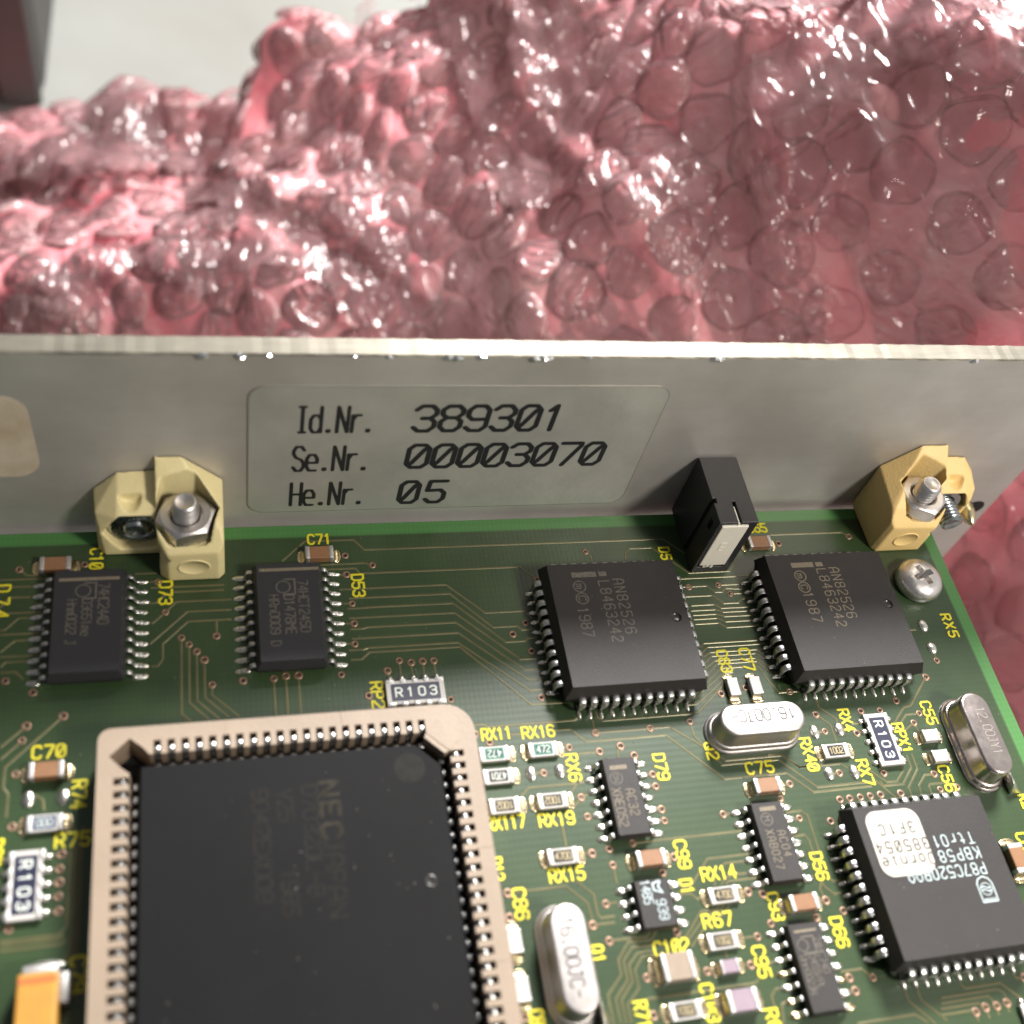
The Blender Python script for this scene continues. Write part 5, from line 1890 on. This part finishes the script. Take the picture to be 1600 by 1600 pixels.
# ------------------------------------------------------------------ bubble wrap
WO, WU, WV, WN = (np.array(q) for q in (WRAP_ORIGIN, WRAP_U, WRAP_V, WRAP_N))
WP = np.array(WRAP_POINTS)


def tps_fit(P, smooth=1.0):
    d = np.sqrt(((P[:, None, :2] - P[None, :, :2]) ** 2).sum(-1))
    K = d ** 2 * np.log(d + 1e-9) * 0.01
    n = len(P)
    A_ = np.zeros((n + 3, n + 3))
    A_[:n, :n] = K + np.eye(n) * smooth
    A_[:n, n] = 1
    A_[:n, n + 1:] = P[:, :2]
    A_[n, :n] = 1
    A_[n + 1:, :n] = P[:, :2].T
    return np.linalg.solve(A_, np.concatenate([P[:, 2], np.zeros(3)]))


TPS = tps_fit(WP)


def tps(a, b):
    sh0 = a.shape
    a, b = a.ravel(), b.ravel()
    d = np.sqrt((a[:, None] - WP[None, :, 0]) ** 2 + (b[:, None] - WP[None, :, 1]) ** 2)
    r_ = (d ** 2 * np.log(d + 1e-9) * 0.01) @ TPS[:-3] + TPS[-3] + a * TPS[-2] + b * TPS[-1]
    return r_.reshape(sh0)


_rs = np.random.RandomState(11)
_lat = [_rs.rand(97, 97) for _ in range(8)]


def vnoise(x, y, k):
    L = _lat[k % 8]
    xi, yi = np.floor(x).astype(int), np.floor(y).astype(int)
    fx, fy = x - xi, y - yi
    fx, fy = fx * fx * (3 - 2 * fx), fy * fy * (3 - 2 * fy)
    g = lambda i, j: L[(xi + i) % 97, (yi + j) % 97]
    return (g(0, 0) * (1 - fx) + g(1, 0) * fx) * (1 - fy) + (g(0, 1) * (1 - fx) + g(1, 1) * fx) * fy


def crumple(a, b):
    wa = a + 9 * (vnoise(a / 22, b / 22, 0) - 0.5) * 2
    wb = b + 9 * (vnoise(a / 22 + 5, b / 22 + 9, 1) - 0.5) * 2
    h = 7.0 * (vnoise(wa / 34, wb / 34, 2) - 0.5) * 2
    h += 5.5 * (0.5 - np.abs(vnoise(wa / 27 + 3, wb / 24, 3) - 0.5) * 2)
    h += 1.0 * (0.5 - np.abs(vnoise(wa / 11 + 3, wb / 13, 4) - 0.5) * 2)
    h += 0.25 * (0.5 - np.abs(vnoise(wa / 5.5 + 7, wb / 6.5, 5) - 0.5) * 2)
    return h


RIGHT_EDGE = [[52.4, 13.3], [44.4, 0.4], [35.1, -13.1], [33.0, -29.3], [30.7, -40.8], [25.1, -51.2], [20, -70]]
FOLD_A = [[-0.4, 30.6], [-0.5, 5.9], [4.9, -11.1], [11.2, -25.3], [14.1, -37.2], [13.2, -45.9]]
FOLD_B = [[-51.8, 58.5], [-60.8, 48.4], [-70.8, 29.5], [-53.5, 14.1], [-39.0, -4.9]]


def line_dist(a, b, line):
    """Distance to a polyline, signed positive on its right-hand (+a) side."""
    best = np.full(a.shape, 1e9)
    sgn_ = np.ones(a.shape)
    for (x0, y0), (x1, y1) in zip(line[:-1], line[1:]):
        dx, dy = x1 - x0, y1 - y0
        L2 = dx * dx + dy * dy
        t = np.clip(((a - x0) * dx + (b - y0) * dy) / L2, 0, 1)
        ex, ey = a - (x0 + t * dx), b - (y0 + t * dy)
        d = np.hypot(ex, ey)
        c = dx * (b - y0) - dy * (a - x0)
        sgn_ = np.where(d < best, np.where(c > 0, 1.0, -1.0), sgn_)
        best = np.minimum(best, d)
    return best * sgn_


def wrap_h(a, b, fine=True):
    h = tps(a, b) + crumple(a, b)
    calm = 1 / (1 + np.exp(-(line_dist(a, b, RIGHT_EDGE)) / 5))
    h = h - crumple(a, b) * 0.45 * calm
    left = 1 / (1 + np.exp((a + 25) / 8))
    h = h + left * 1.6 * (0.5 - np.abs(vnoise(a / 7 + 3, b / 6, 6) - 0.5) * 2)
    for ln, hh in ((RIGHT_EDGE, 4.0), (FOLD_A, 5.0), (FOLD_B, 5.5)):
        d = line_dist(a, b, ln) + 2.5 * (vnoise(a / 9, b / 9, 2) - 0.5)
        h = h + hh * np.exp(-np.clip(d, 0, None) / 9) * (1 / (1 + np.exp(-np.clip(d, -30, 30) / 0.9)))
    return h


def wrap_point(a, b, h):
    return WO + a[..., None] * WU + b[..., None] * WV + h[..., None] * WN


CAMP = np.array(CAM)
RM = np.array([RIGHT, DOWN, FWD])


def to_frame(P):
    c = (P - CAMP) @ RM.T
    return c[..., 0] / c[..., 2] * 1.0859, c[..., 1] / c[..., 2] * 1.0859, c[..., 2]


EDGE = np.array(WRAP_EDGE)


def edge_limit(a):
    o_ = np.argsort(EDGE[:, 0])
    lim = np.interp(a, EDGE[o_, 0], EDGE[o_, 1], left=96, right=130)
    lim = np.where(a > -12, 62 + (a + 12) * 2.2, lim)
    return lim + 5 * (vnoise(a / 9, a * 0 + 3, 6) - 0.5)


STEP = 0.9
ga = np.arange(-165, 118, STEP)
gb = np.arange(-128, 112, STEP)
GA, GB = np.meshgrid(ga, gb, indexing='ij')
lim = edge_limit(GA)
GH = wrap_h(GA, GB)
over = np.clip((GB - (lim - 9)) / 9, 0, 3)
GH = GH - 6 * over ** 2
P3 = wrap_point(GA, GB, GH)
P3[..., 2] = np.maximum(P3[..., 2], -94.2)
na_, nb_ = GA.shape
hidden = (P3[..., 0] < -14) & (P3[..., 1] < 2)
u_, v2_, w_ = to_frame(P3)
outside = (np.abs(u_) > 0.62) | (np.abs(v2_) > 0.62)
clash = (P3[..., 0] < 13.5) & (P3[..., 1] < 4.5) & (P3[..., 2] > -18)
bad = hidden | outside | (GB > lim + 4) | clash
idx = np.arange(na_ * nb_).reshape(na_, nb_)
q = np.stack([idx[:-1, :-1], idx[1:, :-1], idx[1:, 1:], idx[:-1, 1:]], -1).reshape(-1, 4)
ok = ~(bad[:-1, :-1] | bad[1:, :-1] | bad[1:, 1:] | bad[:-1, 1:]).reshape(-1)
q = q[ok]
used = np.unique(q)
remap = -np.ones(na_ * nb_, int)
remap[used] = np.arange(len(used))
q = remap[q]
pv = P3.reshape(-1, 3)[used] * MM
me = bpy.data.meshes.new("film")
me.vertices.add(len(pv))
me.vertices.foreach_set("co", pv.ravel())
me.loops.add(len(q) * 4)
me.loops.foreach_set("vertex_index", q.ravel())
me.polygons.add(len(q))
me.polygons.foreach_set("loop_start", np.arange(0, len(q) * 4, 4))
me.polygons.foreach_set("loop_total", np.full(len(q), 4))
me.update(calc_edges=True)
me.polygons.foreach_set("use_smooth", np.ones(len(q), bool))
me.materials.append(M["film"])
wrap = bpy.data.objects.new("bubble_wrap", None)
scene.collection.objects.link(wrap)
tag(wrap, "crumpled translucent pink bubble wrap heaped behind and beside the board", "bubble wrap")
link("film", me, wrap)


def veil_sheet(k, lift, thr, right=False):
    hh = wrap_h(GA, GB) + lift + 2.5 * (vnoise(GA / 13 + k, GB / 15, k) - 0.5) * 2 + 1.6 * (0.5 - np.abs(vnoise(GA / 6 + k, GB / 8 + 2, k + 1) - 0.5) * 2) + 0.5 * (0.5 - np.abs(vnoise(GA / 2.4, GB / 3.1 + k, k + 2) - 0.5) * 2)
    if right:
        hh = wrap_h(GA, GB) + lift + 0.7 * (0.5 - np.abs(vnoise(GA / 7, GB / 8, 2) - 0.5) * 2) + 0.9 * (vnoise(GA / 16, GB / 14, 4) - 0.5)
    hh = hh - 6 * over ** 2
    PP = wrap_point(GA, GB, hh)
    msk = vnoise(GA / 30 + 2 * k, GB / 26 + 5 * k, k + 3) + 0.12 * vnoise(GA / 4, GB / 4, k)
    if right:
        msk = line_dist(GA, GB, RIGHT_EDGE) + 4 * (vnoise(GA / 6, GB / 6, 1) - 0.5)
    u3, v3, w3 = to_frame(PP)
    t3 = (PY0 - CAMP[1]) / (PP[..., 1] - CAMP[1])
    near_panel = (PP[..., 0] < 16) & (PP[..., 1] < 6)
    bd = (msk < thr) | near_panel | (np.abs(u3) > 0.6) | (np.abs(v3) > 0.6) | (GB > lim + 1) | (PP[..., 2] < -94)
    qq = np.stack([idx[:-1, :-1], idx[1:, :-1], idx[1:, 1:], idx[:-1, 1:]], -1).reshape(-1, 4)
    qq = qq[~(bd[:-1, :-1] | bd[1:, :-1] | bd[1:, 1:] | bd[:-1, 1:]).reshape(-1)]
    us = np.unique(qq)
    rm = -np.ones(na_ * nb_, int)
    rm[us] = np.arange(len(us))
    qq = rm[qq]
    ms_ = bpy.data.meshes.new("loose_film")
    ms_.from_pydata((PP.reshape(-1, 3)[us] * MM).tolist(), [], qq.tolist())
    ms_.polygons.foreach_set("use_smooth", np.ones(len(qq), bool))
    ms_.materials.append(M["cover" if right else "veil"])
    link("loose_film", ms_, wrap)["kind"] = "stuff"


veil_sheet(1, 3.6, 0.60)
veil_sheet(3, 4.5, 0.66)
veil_sheet(5, 2.6, 0.0, True)


def bubble_mesh(seed, R, H, squash):
    rs = np.random.RandomState(seed)
    nr_, nt = 20, 60
    rr = np.linspace(1.0, 0.0, nr_ + 1)[:-1]
    tt = np.arange(nt) * 2 * np.pi / nt
    RR, TT = np.meshgrid(rr, tt, indexing='ij')
    X, Y = RR * np.cos(TT), RR * np.sin(TT)
    z = (1 - RR ** 4.0) ** 0.8
    # folds: soft ridges across the cap, and one side fallen in
    k = rs.randint(0, 80)
    f1 = np.abs(vnoise(X * 1.6 + k, Y * 2.2 + k * 1.7, seed) - 0.5) * 2
    f2 = np.abs(vnoise(X * 3.4 + k, Y * 2.6 + k, seed + 3) - 0.5) * 2
    f3 = np.abs(vnoise(X * 2.2 + Y * 1.1 + k, Y * 5.5 - X * 2.0 + k, seed + 5) - 0.5) * 2
    z = z * (1 - squash * 0.35 * (1 - f1) ** 2) - 0.10 * squash * (1 - f2) ** 3 * (1 - RR ** 2) - 0.07 * (1 - f3) ** 3 * (1 - RR ** 3)
    a_ = rs.rand() * 6.28
    side = np.clip((X * np.cos(a_) + Y * np.sin(a_)) * 1.3, 0, 1)
    z = z * (1 - squash * 0.45 * side)
    z = np.maximum(z, 0.02 * (1 - RR))
    wob = 1 + 0.05 * np.sin(TT * 3 + k) + 0.03 * np.sin(TT * 5 + k)
    V = np.stack([X * R * wob, Y * R * wob, z * H], -1).reshape(-1, 3)
    V[:nt, 2] = -0.5
    top = np.array([[0, 0, V[-nt:, 2].mean()]])
    V = np.concatenate([V, top])
    F = [(i * nt + j, i * nt + (j + 1) % nt, (i + 1) * nt + (j + 1) % nt, (i + 1) * nt + j) for i in range(nr_ - 1) for j in range(nt)]
    F += [((nr_ - 1) * nt + j, (nr_ - 1) * nt + (j + 1) % nt, nr_ * nt) for j in range(nt)]
    return V, F


variants = []
for sd in range(14):
    V, F = bubble_mesh(sd, 5.1, 1.5 + 0.35 * (sd % 3), 0.35 + 0.07 * (sd % 7))
    s = Shape()
    s.v, s.f = [tuple(p) for p in V], [list(x) for x in F]
    s.m, s.s = [0] * len(F), [True] * len(F)
    variants.append((s.mesh("bubble", "dome"), V, F))

PITCH = 9.7
cands = []
row = 0
b = -124.0
while b < 108:
    a = -160.0 + (PITCH / 2 if row % 2 else 0)
    while a < 112:
        cands.append((a + 1.3 * (random.random() - 0.5), b + 1.3 * (random.random() - 0.5)))
        a += PITCH
    b += PITCH * 0.866
    row += 1
CA = np.array(cands)
ca, cb = CA[:, 0], CA[:, 1]
e_ = 1.5


def surf(a, b):
    lim_ = edge_limit(a)
    h = wrap_h(a, b) - 6 * np.clip((b - (lim_ - 9)) / 9, 0, 3) ** 2
    return wrap_point(a, b, h)


S0 = surf(ca, cb)
Sa = (surf(ca + e_, cb) - surf(ca - e_, cb))
Sb = (surf(ca, cb + e_) - surf(ca, cb - e_))
NR = np.cross(Sa, Sb)
NR /= np.linalg.norm(NR, axis=1)[:, None]
U_, V_, W_ = to_frame(S0)
keep = (cb < edge_limit(ca) + 1) & (np.abs(U_) < 0.545) & (np.abs(V_) < 0.545)
keep &= ~((S0[:, 0] < -8) & (S0[:, 1] < 7)) & ~((S0[:, 0] < 18) & (S0[:, 1] < 9) & (S0[:, 2] > -22))
# hidden behind the panel: the sight line passes it below the panel's upper edge
t_ = (PY0 - CAMP[1]) / (S0[:, 1] - CAMP[1])
hit = CAMP + (S0 - CAMP) * t_[:, None]
keep &= ~((S0[:, 1] > PY0) & (hit[:, 0] < PX1 - 3) & (hit[:, 2] < PZ1 - 4))
tb_ = (0 - CAMP[2]) / (S0[:, 2] - CAMP[2])
hb = CAMP + (S0 - CAMP) * tb_[:, None]
keep &= ~((S0[:, 2] < 0) & (hb[:, 0] < -4) & (hb[:, 1] < 0) & (hb[:, 2] > -1))
ids = np.where(keep)[0]
ids = ids[np.argsort(W_[ids])]
rest = Shape()
for rank, i in enumerate(ids):
    nz = Vector(NR[i])
    spin = Matrix.Rotation(random.random() * 6.283, 4, 'Z')
    far = min(1.0, max(0.0, (W_[i] - 175) / 60))
    tilt = Matrix.Rotation(random.gauss(0, 0.07 + 0.13 * far), 4, 'X') @ Matrix.Rotation(random.gauss(0, 0.07 + 0.13 * far), 4, 'Y')
    rot = nz.to_track_quat('Z', 'Y').to_matrix().to_4x4() @ tilt @ spin
    sc_ = random.uniform(0.90, 1.08)
    k = random.randrange(len(variants))
    if rank < 300:
        o = bpy.data.objects.new("bubble", variants[k][0])
        o.matrix_world = Matrix.Translation(Vector(S0[i]) * MM) @ rot @ Matrix.Scale(sc_, 4)
        o.parent = wrap
        scene.collection.objects.link(o)
    else:
        rest.add([tuple(p) for p in variants[k][1] * sc_], variants[k][2], smooth=True, tf=Matrix.Translation(Vector(S0[i])) @ rot)
if rest.v:
    o = link("bubble_rows", rest.mesh("bubble_rows", "dome"), wrap)
    o["kind"] = "stuff"
print("bubbles", len(ids), "objects", len(scene.objects), "tris", sum(len(o.data.polygons) * 2 for o in scene.objects if o.type == 'MESH'))
